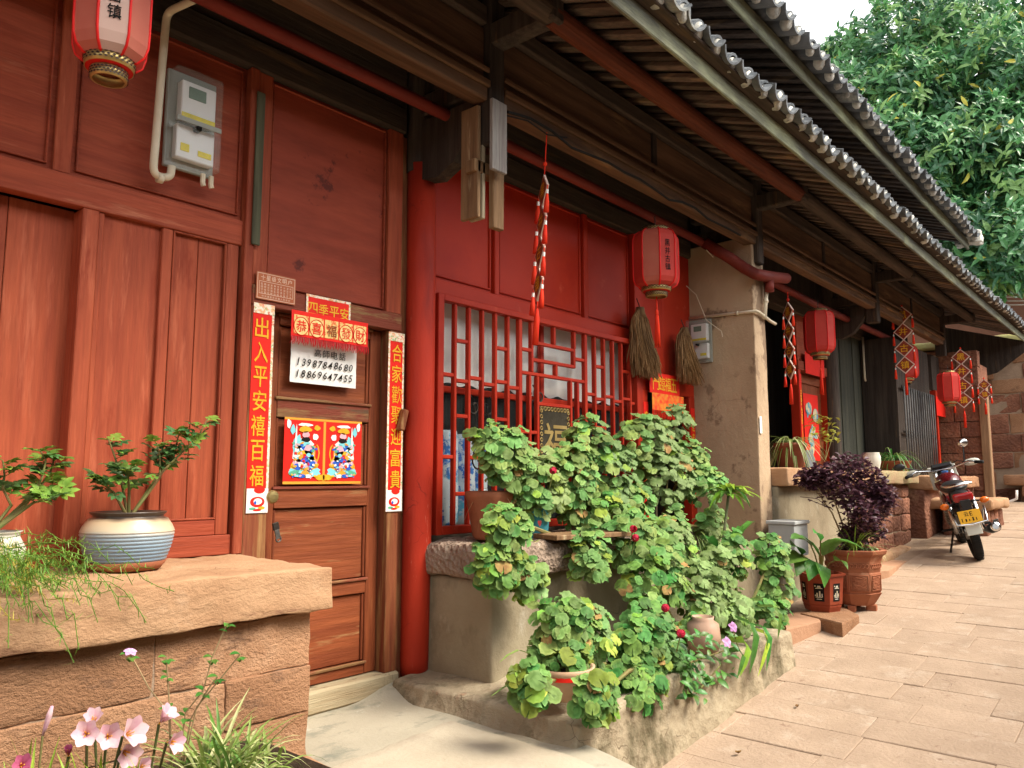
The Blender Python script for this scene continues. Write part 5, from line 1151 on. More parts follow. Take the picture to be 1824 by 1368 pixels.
# leaves of other plants
def blade(pts, ws, fold=.25, hint=(0, 0, 1)):
    """a strap leaf along pts, ws half widths, folded along the midrib"""
    pts = [V(p) for p in pts]; n = len(pts); vs = []; fs = []
    for i, p in enumerate(pts):
        t = (pts[min(i + 1, n - 1)] - pts[max(i - 1, 0)]).normalized(); s = t.cross(V(hint))
        s = s.normalized() if s.length > 1e-4 else V((1, 0, 0)); up = s.cross(t)
        vs += [p - s * ws[i] + up * ws[i] * fold, p, p + s * ws[i] + up * ws[i] * fold]
    for i in range(n - 1):
        a = 3 * i; fs += [(a, a + 1, a + 4, a + 3), (a + 1, a + 2, a + 5, a + 4)]
    return vs, fs
def arch(p, d, L, rise, droop, w_, n=7, fold=.25):
    """leaf leaving p along horizontal d, rising then drooping"""
    d = V(d); pts = [V(p) + d * L * t + V((0, 0, rise * t - droop * t * t)) for t in [k / (n - 1) for k in range(n)]]
    return blade(pts, [w_ * max(.06, sin(pi * min(1, .12 + .9 * t))) for t in [k / (n - 1) for k in range(n)]], fold)
def rosette(p, n, L, rise, droop, w_, rd, spread=pi * 2, a0=0., jl=.3):
    out = []
    for k in range(n):
        a = a0 + spread * (k + rd.random() * .8) / n; l = L * rd.uniform(1 - jl, 1 + jl)
        out.append(arch(V(p), (cos(a), sin(a), 0), l * rd.uniform(.6, 1), rise * rd.uniform(.7, 1.3), droop * rd.uniform(.6, 1.3), w_ * rd.uniform(.7, 1.2)))
    return join(*out)
rd = random.Random(5)
lf_spider = leaf_mat('spider_leaf', (.14, .24, .05), (.2, .3, .08)); lf_cream = leaf_mat('cream_striped_leaf', (.48, .52, .28), (.3, .4, .14)); lf_green = leaf_mat('glossy_leaf', (.06, .17, .03), (.09, .24, .04), rough=.35); lf_lime = leaf_mat('lime_leaf', (.26, .42, .04), (.18, .34, .035), rough=.4); lf_rose = leaf_mat('rose_leaf', (.05, .12, .04), (.09, .18, .05), rough=.45, rnd=.4); lf_rose2 = leaf_mat('young_rose_leaf', (.2, .32, .05), (.13, .26, .04), rough=.45, rnd=.3); lf_purple = leaf_mat('purple_leaf', (.06, .022, .04), (.1, .04, .055), rough=.45, rnd=0, hue=0); lf_fern = leaf_mat('fern_leaf', (.13, .25, .035), (.24, .33, .05)); lf_yel = leaf_mat('yellowed_leaf', (.45, .4, .06), (.35, .36, .06))
def spider(lab, P, L, n, h, potf=None, mats=(lf_spider, lf_cream)):
    t = thing('spider_plant', lab, 'plant', P, 'potted spider plants')
    for m_, f in zip(mats, (.55, .45)): tag(mk('foliage', rosette(P, int(n * f), L, h, h + L * .75, .009, rd), m_, t), kind='stuff')
    return t
def place_on(px, py, Z): return onZ(px, py, Z)
# spider plants on the far ledge
a = onY(1408, 812, -.5); pz = 1.585
pot('clay_pot', 'brown pot holding the spider plant against the plastered pillar', (a.x, -.5, pz), [(.1, 0), (.12, .02), (.145, .2), (.155, .21), (.155, .24)], dterra, grp='pots on the far ledge'); spider('drooping striped spider plant against the right side of the pillar', (a.x, -.5, pz + .23), .34, 70, .26)
a = onY(1590, 820, -.45); pot('clay_pot', 'terracotta dish under the upright spider plant on the far ledge', (a.x, -.45, 1.57), [(.15, 0), (.18, .02), (.22, .13), (.23, .14)], terracotta, grp='pots on the far ledge'); spider('upright spider plant beside the white jar on the far ledge', (a.x, -.45, 1.7), .45, 60, .5, mats=(lf_green, lf_spider))
a = onY(1553, 820, -.5); pot('white_jar', 'tall white ribbed jar on the far ledge left of a spider plant', (a.x, -.5, 1.57), [(.07, 0), (.08, .02), (.1, .11), (.1, .18), (.085, .215), (.09, .225)], surf('white_glaze', (.62, .6, .54), (.5, .46, .38), 6, (6, 6, .5), rough=.35, bump=.05), grp='pots on the far ledge')
a = onY(1445, 812, -.4); tag(mk('slate_board', xf(box(-.12, .12, -.015, .015, 0, .2), Matrix.Rotation(R(-12), 3, 'X'), (a.x, -.4, 1.587)), plain('slate_grey', (.12, .13, .14), .6)), 'small dark slate leaning beside the pillar spider plant', 'slate')
t = thing('ledge_seedling', 'sparse yellow-green sprig rising before the shaded door', 'plant', onY(1470, 820, -.3), None); a = onY(1470, 820, -.3)
mk('stem', join(*[tube([a, a + V((dx, 0, .2)), a + V((dx * 2, 0, h))], .004, 5) for dx, h in ((-.12, .3), (.08, .42), (.2, .36))]), stem_m, t)
mk('foliage', join(*[arch(a + V((rd.uniform(-.4, .45), rd.uniform(-.05, .05), rd.uniform(.22, .5))), (cos(q_), sin(q_), 0), .09, .01, .04, .02, 5) for q_ in [rd.uniform(0, 6.3) for _ in range(60)]]), lf_yel, t)['kind'] = 'stuff'
# far pots by the barred window
a = onY(1660, 845, -.3); t = thing('potted_herb', 'dark leafy potted herb in front of the barred window', 'plant', (a.x, -.3, 1.52)); mk('foliage', rosette((a.x, -.3, 1.6), 60, .4, .35, .3, .02, rd), lf_green, t)['kind'] = 'stuff'
mk('pot_body', lathe([(.1, 0), (.15, .12), (.155, .13)], 20, (a.x, -.3, 1.515)), terracotta, t, True)

# sprigs: five leaflets
def leaflet(L, w_, n=5):
    return blade([(0, L * k / (n - 1), .1 * L * sin(pi * k / (n - 1))) for k in range(n)], [w_ * s for s in (.1, .85, 1, .7, .04)], .3)
def sprig(L):
    out = [xf(leaflet(L * .5, L * .15), None, (0, L * .5, 0))]
    for s in (-1, 1):
        for y, a in ((.25, 65), (.48, 55)): out.append(xf(leaflet(L * .42, L * .13), Matrix.Rotation(R(-s * a), 3, 'Z'), (0, L * y, 0)))
    out.append(tube([(0, 0, 0), (0, L * .52, 0)], .0016, 4)); return join(*out)
SP1 = mesh('rose_leaf', sprig(.085), lf_rose); SP2 = mesh('rose_leaf', sprig(.085), lf_rose2)
def rose(lab, base, canes, seed, young=.25, sz=1.):
    r0 = random.Random(seed); t = thing('rose_bush', lab, 'rose', base, 'potted roses')
    for cpts, nl in canes:
        mk('cane', tube(cpts, [.0065 - .004 * k / (len(cpts) - 1) for k in range(len(cpts))], 6), stem_m, t)
        nl = int(nl * 1.5)
        for k in range(nl):
            u = (.35 + .65 * (k + r0.random()) / nl) * (len(cpts) - 1); i = min(int(u), len(cpts) - 2); p = V(cpts[i]).lerp(V(cpts[i + 1]), u - i)
            a = r0.uniform(0, 2 * pi); d = V((cos(a), sin(a), r0.uniform(.0, .6))).normalized(); nn = (V((0, 0, 1)) - d * d.z + V((r0.gauss(0, .25), r0.gauss(0, .25) - .25, 0))).normalized()
            inst('leaf', SP2 if (r0.random() < young or k > nl - 3) else SP1, t, p, frame(nn, d), r0.uniform(.75, 1.15) * sz)
    return t
# striped pot with a rose
pc = onZ(225, 1012, 1.147); pc = V((1.385, -.245, 1.147)); 
sp_m = bpy.data.materials.new('striped_stoneware'); sp_m.use_nodes = True
nt_ = sp_m.node_tree; N_ = nt_.nodes; tc_ = N_.new('ShaderNodeTexCoord'); sx_ = N_.new('ShaderNodeSeparateXYZ'); nt_.links.new(tc_.outputs['Object'], sx_.inputs[0])
cr_ = N_.new('ShaderNodeValToRGB'); mr_ = N_.new('ShaderNodeMapRange'); mr_.inputs[1].default_value = -.11; mr_.inputs[2].default_value = .11; nt_.links.new(sx_.outputs[2], mr_.inputs[0])
nz_ = N_.new('ShaderNodeTexNoise'); nz_.inputs['Scale'].default_value = 9; nt_.links.new(tc_.outputs['Object'], nz_.inputs['Vector']); ad_ = N_.new('ShaderNodeMath'); ad_.operation = 'MULTIPLY_ADD'; ad_.inputs[1].default_value = .14; nt_.links.new(nz_.outputs[0], ad_.inputs[0]); nt_.links.new(mr_.outputs[0], ad_.inputs[2])
nt_.links.new(ad_.outputs[0], cr_.inputs[0]); el = cr_.color_ramp.elements; el[0].position = .1; el[0].color = (.07, .065, .05, 1); el[1].position = 1; el[1].color = (.05, .035, .025, 1)
for p_, c_ in ((.17, (.15, .22, .29)), (.42, (.2, .29, .37)), (.6, (.25, .32, .37)), (.7, (.5, .42, .3)), (.86, (.48, .36, .23)), (.93, (.06, .04, .03))): e_ = el.new(p_); e_.color = (*c_, 1)
nt_.links.new(cr_.outputs[0], N_['Principled BSDF'].inputs['Base Color']); N_['Principled BSDF'].inputs['Roughness'].default_value = .32
t = thing('striped_pot', 'round stoneware pot with blue-grey ribs on the sandstone ledge', 'pot', pc)
sc_ = (onZ(302, 1005, 1.2) - onZ(147, 1005, 1.2)).length / 2 * .93
R0 = .158
prof = [(.001, .022), (R0 * .86, .022)]
for k in range(64):
    u = k / 63; z = .024 + .17 * u; r_ = R0 * (.86 + .2 * sin(pi * min(1, u * 1.05) * .62) - .26 * max(0, u - .72) ** 1.3 * 3)
    if u < .72: r_ *= 1 + .009 * (1 if (k % 5) < 3 else -1)
    prof.append((r_, z))
prof += [(R0 * .8, .2), (R0 * .79, .205), (R0 * .86, .215), (R0 * .87, .22), (R0 * .8, .221), (R0 * .74, .2), (R0 * .7, .185)]
mk('pot_body', lathe(prof, 48, pc, False), sp_m, t, True); mk('soil', lathe([(.001, .188), (R0 * .72, .188)], 30, pc, False), soil, t)
sau = thing('pot_saucer', 'terracotta saucer under the ribbed stoneware pot', 'saucer', pc); mk('saucer', lathe([(.001, .002), (R0 * .78, .002), (R0 * .92, .032), (R0 * .88, .034), (R0 * .74, .014), (.001, .012)], 40, pc, False), terracotta, sau, True)
b0 = pc + V((0, 0, .19)); Yr = pc.y
def cp(*l): return [b0] + [onY(a, b, Yr + c) for a, b, c in l]
rose('rose with a long cane leaning right from the ribbed pot', b0, [(cp((262, 880, 0), (290, 840, -.02), (330, 800, -.03), (352, 780, -.03), (370, 745, -.03)), 13), (cp((285, 850, .0), (285, 815, .02), (280, 790, .03)), 9), (cp((222, 890, .02), (215, 850, .03), (205, 815, .03), (193, 782, .03)), 11), (cp((205, 880, -.03), (185, 862, -.05), (165, 850, -.06)), 9), (cp((230, 870, -.04), (228, 845, -.06), (235, 830, -.06)), 8), (cp((300, 820, .02), (315, 790, .04), (318, 775, .04)), 6)], 3)
# white pot at the left edge
pw = V((.89, -.3, 1.147)); 
t = pot('white_pot', 'whitewashed round pot at the left edge of the sandstone ledge', pw, [(.07, 0), (.085, .01), (.115, .06), (.12, .11), (.1, .15), (.1, .165), (.108, .17)], surf('chalky_white', (.62, .6, .52), (.5, .47, .36), 7, rough=.8, bump=.3, wear=((.36, .3, .14), 4, .6, .72, (1, 1, 1))))
b0 = pw + V((0, 0, .15)); Yr = pw.y
def cp(*l): return [b0] + [onY(a, b, Yr + c) for a, b, c in l]
rose('leafy green rose in the whitewashed pot at the left edge', b0, [(cp((45, 900, 0), (60, 880, 0), (75, 850, 0), (82, 820, 0), (70, 800, 0)), 12), (cp((20, 900, 0), (5, 870, .0), (8, 845, 0), (5, 820, 0)), 8), (cp((60, 895, -.04), (85, 890, -.05), (100, 885, -.06)), 8), (cp((70, 870, .03), (90, 840, .04), (100, 805, .04)), 6)], 8, .6, 1.05)
# asparagus fern trailing over the ledge
t = thing('asparagus_fern', 'feathery yellow-green fern trailing over the left end of the ledge', 'fern', pw + V((-.05, -.15, 0)))
out = []; ot2 = []
for k in range(95):
    a = rd.uniform(-2.9, -.2); L = rd.uniform(.2, .5); p0 = pw + V((rd.uniform(-.2, .05), rd.uniform(-.42, 0), rd.uniform(.03, .15)))
    pts = [p0 + V((cos(a) * L * u * .75, sin(a) * L * u * .8 - .1 * u, .12 * u * rd.uniform(.5, 1.2) - .5 * L * u * u)) for u in [i / 9 for i in range(10)]]
    (out if k % 5 else ot2).append(tube(pts, .0014, 3, False))
    for i in range(1, 10):
        for _ in range(7):
            d = V((rd.gauss(0, 1), rd.gauss(0, 1), rd.gauss(0, 1))).normalized() * rd.uniform(.012, .034); q = pts[i].lerp(pts[i - 1], rd.random())
            (out if k % 5 else ot2).append(blade([q, q + d * .5, q + d], [.0009, .0013, .0003], 0))
mk('foliage', join(*out), lf_fern, t)['kind'] = 'stuff'; mk('yellow_foliage', join(*ot2), lf_yel, t)['kind'] = 'stuff'
# foreground bed below the ledge
BD = thing('flower_bed', 'narrow raised flower bed at the foot of the sandstone ledge', 'flower bed', (1.1, -1.0, 0)); mk('bed_wall', rough(.1, 1.75, -1.4, -.68, -.3, .52, .09, .01, .02, 61, 5), stone_m, BD, True); mk('soil', box(.16, 1.69, -1.34, -.7, .5, .545), soil, BD)
petal = surf('pale_pink_petal', (.72, .42, .52), (.8, .6, .62), 25, rough=.55, bump=.03, trans=.3, rnd=.12); petal_d = surf('rose_pink_petal', (.6, .17, .3), (.5, .1, .22), 25, rough=.55, bump=.03, trans=.25, rnd=.1)
def lily(lab, P, d, s, m_, foot, open_=1.):
    P, d = V(P), V(d).normalized(); t = thing('rain_lily', lab, 'flower', foot, 'rain lilies'); f = frame(d)
    for k in range(6):
        a = k * pi / 3; r_ = s * (.55 * open_)
        pts = [(cos(a) * r_ * u ** 1.3 * (1 if u < .9 else .98), sin(a) * r_ * u ** 1.3, s * (.1 + .75 * u - .12 * open_ * u * u)) for u in (0, .2, .4, .6, .78, .92, 1)]
        mk('petal', xf(blade(pts, [s * w_ * (.55 + .45 * open_) for w_ in (.05, .14, .21, .245, .22, .13, .02)], .3, (cos(a), sin(a), .01) if 0 else (0, 0, 1)), f, P), m_, t, True)
    mk('stamen', join(*[xf(tube([(0, 0, 0), (cos(a) * .1 * s, sin(a) * .1 * s, .5 * s)], .0016, 4), f, P) for a in (0, 2.1, 4.2)]), gold, t)
    mk('stalk', tube([P, P.lerp(V(foot), .3) - d * .04, V(foot)], [.004, .0035, .004], 6), surf('dark_stalk', (.09, .07, .03), (.07, .1, .03), 8, bump=0), t)
LD = 2.15
def at_d(px, py, d): return CAMP + ray(px, py) * d / 1400
spots = ((168, 1290, (-.3, -.5, .7), .07, petal, 'half-open rain lily at the upper left of the pink cluster', .8), (155, 1308, (-.4, -.8, .3), .075, petal, 'pale rain lily low on the left of the pink cluster', 1.), (190, 1312, (-.2, -.9, .25), .078, petal, 'pale rain lily in the centre of the pink cluster', 1.), (218, 1312, (.25, -.8, .35), .088, petal, 'largest pale rain lily of the pink cluster', 1.), (215, 1335, (.1, -.9, -.1), .08, petal, 'rain lily nodding below the pink cluster', 1.), (283, 1290, (.35, -.5, .7), .078, petal, 'single rain lily standing right of the pink cluster', .8), (297, 1322, (.3, -.9, .1), .065, petal, 'small rain lily facing out below the single one', 1.), (122, 1348, (-.2, -.4, .8), .05, petal_d, 'closed rose-pink lily bud left of the cluster', .45), (36, 1366, (-.1, -.8, .4), .06, petal_d, 'deep pink rain lily at the lower left corner', 1.), (245, 1368, (.2, -.8, .3), .06, petal, 'rain lily at the bottom edge of the picture', .9))
for px, py, d, s, m_, lab, op in spots:
    P = at_d(px, py, LD + rd.uniform(-.08, .08)); lily(lab, P, d, s * .86, m_, (P.x + rd.uniform(-.05, .05), P.y - .02, .54), op)
a, b = at_d(93, 1258, LD), at_d(76, 1310, LD); t = thing('lily_bud', 'slim furled pink bud on a thin stalk left of the lilies', 'bud', (b.x, b.y, .54))
mk('bud', tube([b, b.lerp(a, .3), b.lerp(a, .7), a], [.003, .006, .008, .004], 8), petal, t, True); mk('stalk', tube([b, (b.x - .01, b.y, .54)], .003, 5), stem_m, t)
# lily leaves and spider-grass clump
t = thing('lily_foliage', 'strap leaves rising between the pink rain lilies', 'leaves', (.95, -1.0, .54)); out = []
for k in range(38):
    p = at_d(rd.uniform(-10, 300), 1400, LD + rd.uniform(-.1, .1)); p.z = .54; a_ = rd.uniform(0, 6.3); out.append(arch(p, (cos(a_), sin(a_), 0), rd.uniform(.06, .16), rd.uniform(.2, .34), .08, .0055))
mk('foliage', join(*out), lf_lime, t)['kind'] = 'stuff'
t = thing('variegated_grass', 'clump of green and cream striped grass at the foot of the ledge', 'grass clump', (1.35, -1.0, .54)); c = at_d(400, 1372, 2.3)
for m_, n_ in ((lf_spider, 130), (lf_cream, 90), (lf_green, 40)):
    out = []
    for k in range(n_):
        a_ = rd.uniform(0, 6.3); p = V((c.x + rd.gauss(0, .05), c.y + rd.gauss(0, .05), .6)); out.append(arch(p, (cos(a_), sin(a_), 0), rd.uniform(.08, .24), rd.uniform(.12, .34), rd.uniform(.1, .26), .006))
    mk('foliage', join(*out), m_, t)['kind'] = 'stuff'
# periwinkle stems in front of the ledge
t = thing('periwinkle', 'wiry periwinkle with one mauve flower in front of the sandstone blocks', 'plant', at_d(310, 1368, 2.3)); ft = at_d(312, 1380, 2.3); ft.z = .54
mauve = surf('mauve_petal', (.55, .25, .55), (.65, .38, .62), 20, rough=.6, bump=0, trans=.25)
for k, (pts) in enumerate((((300, 1270), (265, 1225), (232, 1165)), ((302, 1260), (298, 1200), (296, 1170)), ((330, 1270), (362, 1230), (378, 1170), (405, 1110)), ((340, 1280), (372, 1225), (388, 1205)), ((350, 1260), (400, 1200), (428, 1165)))):
    q = [ft] + [at_d(a, b, 2.3) for a, b in pts]; mk('stem', tube(q, [.0035] + [.0022] * (len(q) - 1), 5), dry_m, t)
    for i in range(1, len(q)):
        if i < len(q) - 1 and k not in (1, 2): continue
        for s in range(4): a_ = s * 1.57 + i; inst('leaf', mesh('periwinkle_leaf', leaflet(.03, .009), lf_green), t, q[i] - V((0, 0, .008 * s)), frame(V((0, -.3, 1)), (cos(a_), sin(a_), .3)), rd.uniform(.7, 1.1))
c = at_d(232, 1162, 2.3); mk('flower', join(*[xf(leaflet(.02, .009), frame(V((0, -.5, 1)), (cos(a_), sin(a_), 0)), c) for a_ in [i * 1.256 for i in range(5)]]), mauve, t)
# vinca at the terrace front
t = thing('terrace_vinca', 'dark glossy vinca with two pink flowers hanging over the terrace edge', 'plant', (4.6, -1.28, .5)); vl = mesh('vinca_leaf', leaflet(.075, .017), lf_green)
for k in range(95):
    px, py = (rd.uniform(1210, 1310), rd.uniform(1130, 1215)) if k < 70 else (rd.uniform(1212, 1262), rd.uniform(1205, 1245)); p = onY(px, py, -1.33 + rd.uniform(-.05, .05)); a_ = rd.uniform(0, 6.3)
    inst('leaf', vl, t, p, frame(V((rd.gauss(0, .3), -.6, .8)), (cos(a_), -.3 + sin(a_), -.2)), rd.uniform(.7, 1.1))
for k, (px, py) in enumerate(((1305, 1117), (1294, 1144))):
    c = onY(px, py, -1.42); mk('flower', join(*[xf(leaflet(.032, .015), frame(V((-.3, -.8, .4)), (cos(a_), 0, sin(a_))), c) for a_ in [i * 1.256 for i in range(5)]]), mauve, t)
mk('stem', join(*[tube([(4.6, -1.25, .49), onY(px, py, -1.36)], .004, 5) for px, py in ((1240, 1235), (1290, 1150), (1305, 1120), (1230, 1180))]), stem_m, t)
# broad strap leaves hanging at the terrace end
t = thing('crinum_lily', 'broad drooping strap leaves over the right end of the terrace', 'plant', (5.05, -1.2, .5)); out = []
for (a, b, c_, d_, w_) in ((1310, 1100, 1335, 1200, .035), (1330, 1110, 1365, 1195, .03), (1340, 1120, 1350, 1205, .02), (1300, 1140, 1318, 1205, .03), (1350, 1080, 1385, 1140, .025), (1290, 1160, 1312, 1210, .02)):
    p, q = onY(a, b, -1.25), onY(c_, d_, -1.4); m_ = p.lerp(q, .5) + V((0, -.08, .06)); mk('leaf', blade([p, p.lerp(m_, .6) + V((0, -.02, .03)), m_, m_.lerp(q, .5), q], [w_ * .5, w_ * .9, w_, w_ * .8, w_ * .05], .3, (0, -1, .3)), lf_lime if rd.random() < .4 else lf_green, t, True)
# corn plant in front of the pillar
t = thing('corn_plant', 'corn plant with bright lime leaves on a bare cane before the pillar', 'plant', onY(1283, 1010, -.85)); b0 = onY(1283, 1010, -.85); b1 = onY(1298, 878, -.85)
mk('cane', tube([b0, b0.lerp(b1, .5), b1], [.013, .011, .01], 8), surf('grey_green_cane', (.15, .16, .08), (.1, .09, .05), 14, bump=.2), t, True)
for k in range(26):
    a_ = rd.uniform(0, 6.3); L = rd.uniform(.16, .28); mk('leaf', arch(b1 + V((0, 0, rd.uniform(-.03, .03))), (cos(a_), sin(a_), 0), L, rd.uniform(.05, .2), rd.uniform(.1, .24), .022, 7), lf_lime if k % 3 else lf_green, t, True)
for (a, b) in ((1325, 940), (1260, 960), (1345, 930)):
    q = onY(a, b, -.95); p = b0 + V((0, 0, -.05)); m_ = p.lerp(q, .6) + V((0, 0, .08)); mk('leaf', blade([p, m_, q.lerp(m_, .3) + V((0, 0, .02)), q], [.012, .035, .03, .002], .3), lf_green, t, True)
t = thing('terrace_grass', 'thin grassy leaves among the pots below the corn plant', 'plant', (5.0, -.7, 1.1)); mk('foliage', rosette(onY(1235, 960, -.62), 34, .28, .25, .4, .007, rd), lf_spider, t)['kind'] = 'stuff'
t = thing('dry_grass', 'dry straw-coloured leaves trailing from the brown clay pot', 'plant', (3.42, -.3, 1.4)); mk('foliage', rosette((3.42, -.32, 1.41), 26, .2, .12, .38, .004, rd), straw, t)['kind'] = 'stuff'
t = thing('stray_blade', 'two long green blades sticking out left of the pale bowl', 'plant', (3.5, -1.1, .5))
for (a, b, c_, d_) in ((945, 1165, 890, 1180), (960, 1215, 875, 1240)):
    p, q = onY(a, b, -1.05), onY(c_, d_, -1.1); mk('leaf', blade([p, p.lerp(q, .4) + V((0, 0, .03)), p.lerp(q, .75) + V((0, 0, .02)), q], [.006, .009, .007, .001], .3), lf_spider, t)
# big clay pot with the purple shrub
ga = onG(1532, 1096); gx_, gy_ = ga.x + .2, ga.y + .1; g0_ = gz(gx_)
t = thing('relief_pot', 'large clay pot with moulded relief and stubby feet at the street edge', 'pot', (gx_, gy_, g0_))
P = V((gx_, gy_, g0_ + .045))
mk('pot_body', lathe([(.15, 0), (.165, .02), (.205, .085), (.215, .1), (.205, .105), (.212, .12), (.215, .26), (.208, .27), (.212, .285), (.22, .36), (.235, .4), (.262, .42), (.27, .445), (.262, .455), (.23, .45), (.22, .42)], 8, P, True, R(8)), terracotta, t)
for k in range(4): a_ = R(8) + k * pi / 2; mk('foot', xf(box(-.04, .04, -.03, .03, 0, .05), Matrix.Rotation(a_, 3, 'Z'), (P.x + .13 * cos(a_), P.y + .13 * sin(a_), g0_ - .004)), terracotta, t)
for f_ in range(8):
    a_ = R(8) + (f_ + .5) * pi / 4; nn = V((cos(a_), sin(a_), 0)); tg = V((-sin(a_), cos(a_), 0))
    if nn.dot(CAMP - P) < 0: continue
    o_ = P + nn * .201; out = []
    for k in range(9): out.append(tube([o_ + tg * (.055 * sin(u * 1.7 + k)) + V((0, 0, .14 + .1 * (k + .5) / 9 + .012 * cos(u * 2 + k))) for u in [i * .5 for i in range(8)]], .0045, 5))
    out.append(tube([o_ + tg * s_ + V((0, 0, z_)) for s_, z_ in ((-.068, .128), (.068, .128), (.068, .25), (-.068, .25), (-.068, .128))], .005, 5))
    for k in range(5): out.append(tube([o_ + nn * .008 + tg * (-.06 + .03 * k + .012 * cos(u)) + V((0, 0, .325 + .018 * sin(u))) for u in [i * .9 for i in range(8)]], .004, 5))
    mk('relief', join(*out), terracotta, t, True)
mk('soil', lathe([(.001, .43), (.24, .43)], 8, P, False, R(8)), soil, t)
t = thing('purple_shrub', 'bushy dark purple loropetalum growing in the large relief pot', 'shrub', P + V((0, 0, .43))); b0 = P + V((0, 0, .42)); lob = []
sdep = (P - CAMP).dot(FW)
for (px, py, w_, h_) in ((1470, 850, 60, 50), (1510, 835, 80, 60), (1550, 865, 70, 70), (1500, 875, 80, 60), (1560, 905, 60, 60), (1530, 915, 60, 60), (1545, 945, 60, 50), (1520, 955, 50, 50), (1440, 855, 40, 40), (1575, 885, 40, 50), (1515, 990, 60, 40)):
    lob.append((at_d(px, py, sdep + rd.uniform(-.15, .2)), w_ / 2800 * sdep, h_ / 2800 * sdep))
out = []; out2 = []; tw = []
for c, rx_, rz_ in lob:
    tw.append(tube([b0 + V((rd.uniform(-.04, .04), rd.uniform(-.04, .04), 0)), b0.lerp(c, .5) + V((rd.uniform(-.05, .05), rd.uniform(-.05, .05), .03)), c], [.009, .007, .003], 5))
    for k in range(300):
        d = V((rd.gauss(0, 1), rd.gauss(0, 1), rd.gauss(0, 1))).normalized(); q = c + V((d.x * rx_, d.y * rx_, d.z * rz_)) * rd.random() ** .4
        a_ = rd.uniform(0, 6.3); f_ = frame(V((rd.gauss(0, .5), rd.gauss(0, .5), 1)), (cos(a_), sin(a_), rd.uniform(-.3, .4)))
        (out if rd.random() < .82 else out2).append(xf(leaflet(.055, .016, 5), f_, q))
mk('branch', join(*tw), dry_m, t); mk('foliage', join(*out), lf_purple, t)['kind'] = 'stuff'; mk('pink_foliage', join(*out2), leaf_mat('rosy_leaf', (.2, .06, .09), (.13, .09, .1)), t)['kind'] = 'stuff'
q = [at_d(a, b, sdep) for a, b in ((1478, 905), (1455, 888), (1425, 885))]; mk('side_twig', join(tube(q, .003, 5), *[xf(leaflet(.045, .013), frame(V((0, -.5, .8)), (rd.uniform(-1, 1), 0, -1)), q[0].lerp(q[2], rd.random())) for _ in range(16)]), lf_purple, t)
t = thing('pot_grass', 'yellow-green palm-like grass rising from the large relief pot', 'plant', P + V((-.1, 0, .43))); mk('foliage', rosette(P + V((-.1, -.05, .42)), 60, .22, .34, .25, .006, rd), lf_fern, t)['kind'] = 'stuff'
t = thing('pot_weeds', 'short striped blades spilling over the right rim of the relief pot', 'plant', P + V((.15, 0, .43))); mk('foliage', rosette(P + V((.13, -.08, .43)), 26, .24, .16, .26, .006, rd), lf_cream, t)['kind'] = 'stuff'
# hexagonal pot with calla leaves
hx = onZ(1476, 1092, .43); hx = V((hx.x + .12, hx.y + .09, .43)); hs = .17
t = thing('hexagonal_pot', 'hexagonal brick-red pot with painted panels standing on a loose stone', 'pot', hx); ph = facing(hx) + R(22)
redclay = surf('brick_red_glaze', (.27, .055, .025), (.2, .038, .018), 5, rough=.4, bump=.06, rnd=0)
mk('pot_body', lathe([(hs * .78, 0), (hs * .8, .012), (hs * .86, .04), (hs * .86, .05), (hs * .9, .06), (hs * 1.0, .27), (hs * 1.1, .285), (hs * 1.12, .3), (hs * .98, .3), (hs * .92, .25)], 6, hx, True, ph), redclay, t)
mk('soil', lathe([(.001, .26), (hs * .94, .26)], 6, hx, False, ph), soil, t)
for k in range(6):
    a_ = ph + (k + .5) * pi / 3; nn = V((cos(a_), sin(a_), 0)); tg = V((-sin(a_), cos(a_), 0)); 
    if nn.dot(CAMP - hx) < 0: continue
    def fp(s_, z_, o_=.002): return hx + nn * (hs * lerp(.9, 1., (z_ - .06) / .21) * cos(pi / 6) + o_) + tg * s_ + V((0, 0, z_))
    mk('painted_panel', ([fp(-.038, .085), fp(.038, .085), fp(.04, .225), fp(-.04, .225)], [(0, 1, 2, 3)]), ink, t)
    sc2 = [([fp(x_ - w_, z_, .0035), fp(x_ + w_, z_, .0035), fp(x_ + w_ * .7, z_ + h_, .0035), fp(x_ - w_ * .7, z_ + h_, .0035)], [(0, 1, 2, 3)]) for x_, z_, w_, h_ in ((0, .185, .03, .006), (0, .194, .015, .014), (-.028, .2, .006, .01), (0, .115, .03, .005), (-.015, .122, .006, .03), (.005, .122, .007, .045), (.022, .122, .005, .025), (-.028, .125, .004, .012), (.0, .1, .022, .006))]
    mk('painted_scene', join(*sc2), surf('cream_paint', (.6, .52, .3), (.5, .5, .5), 60, bump=0), t)
t = thing('calla_plant', 'broad glossy arum leaves growing in the hexagonal pot', 'plant', hx + V((0, 0, .27))); b0 = hx + V((0, 0, .26))
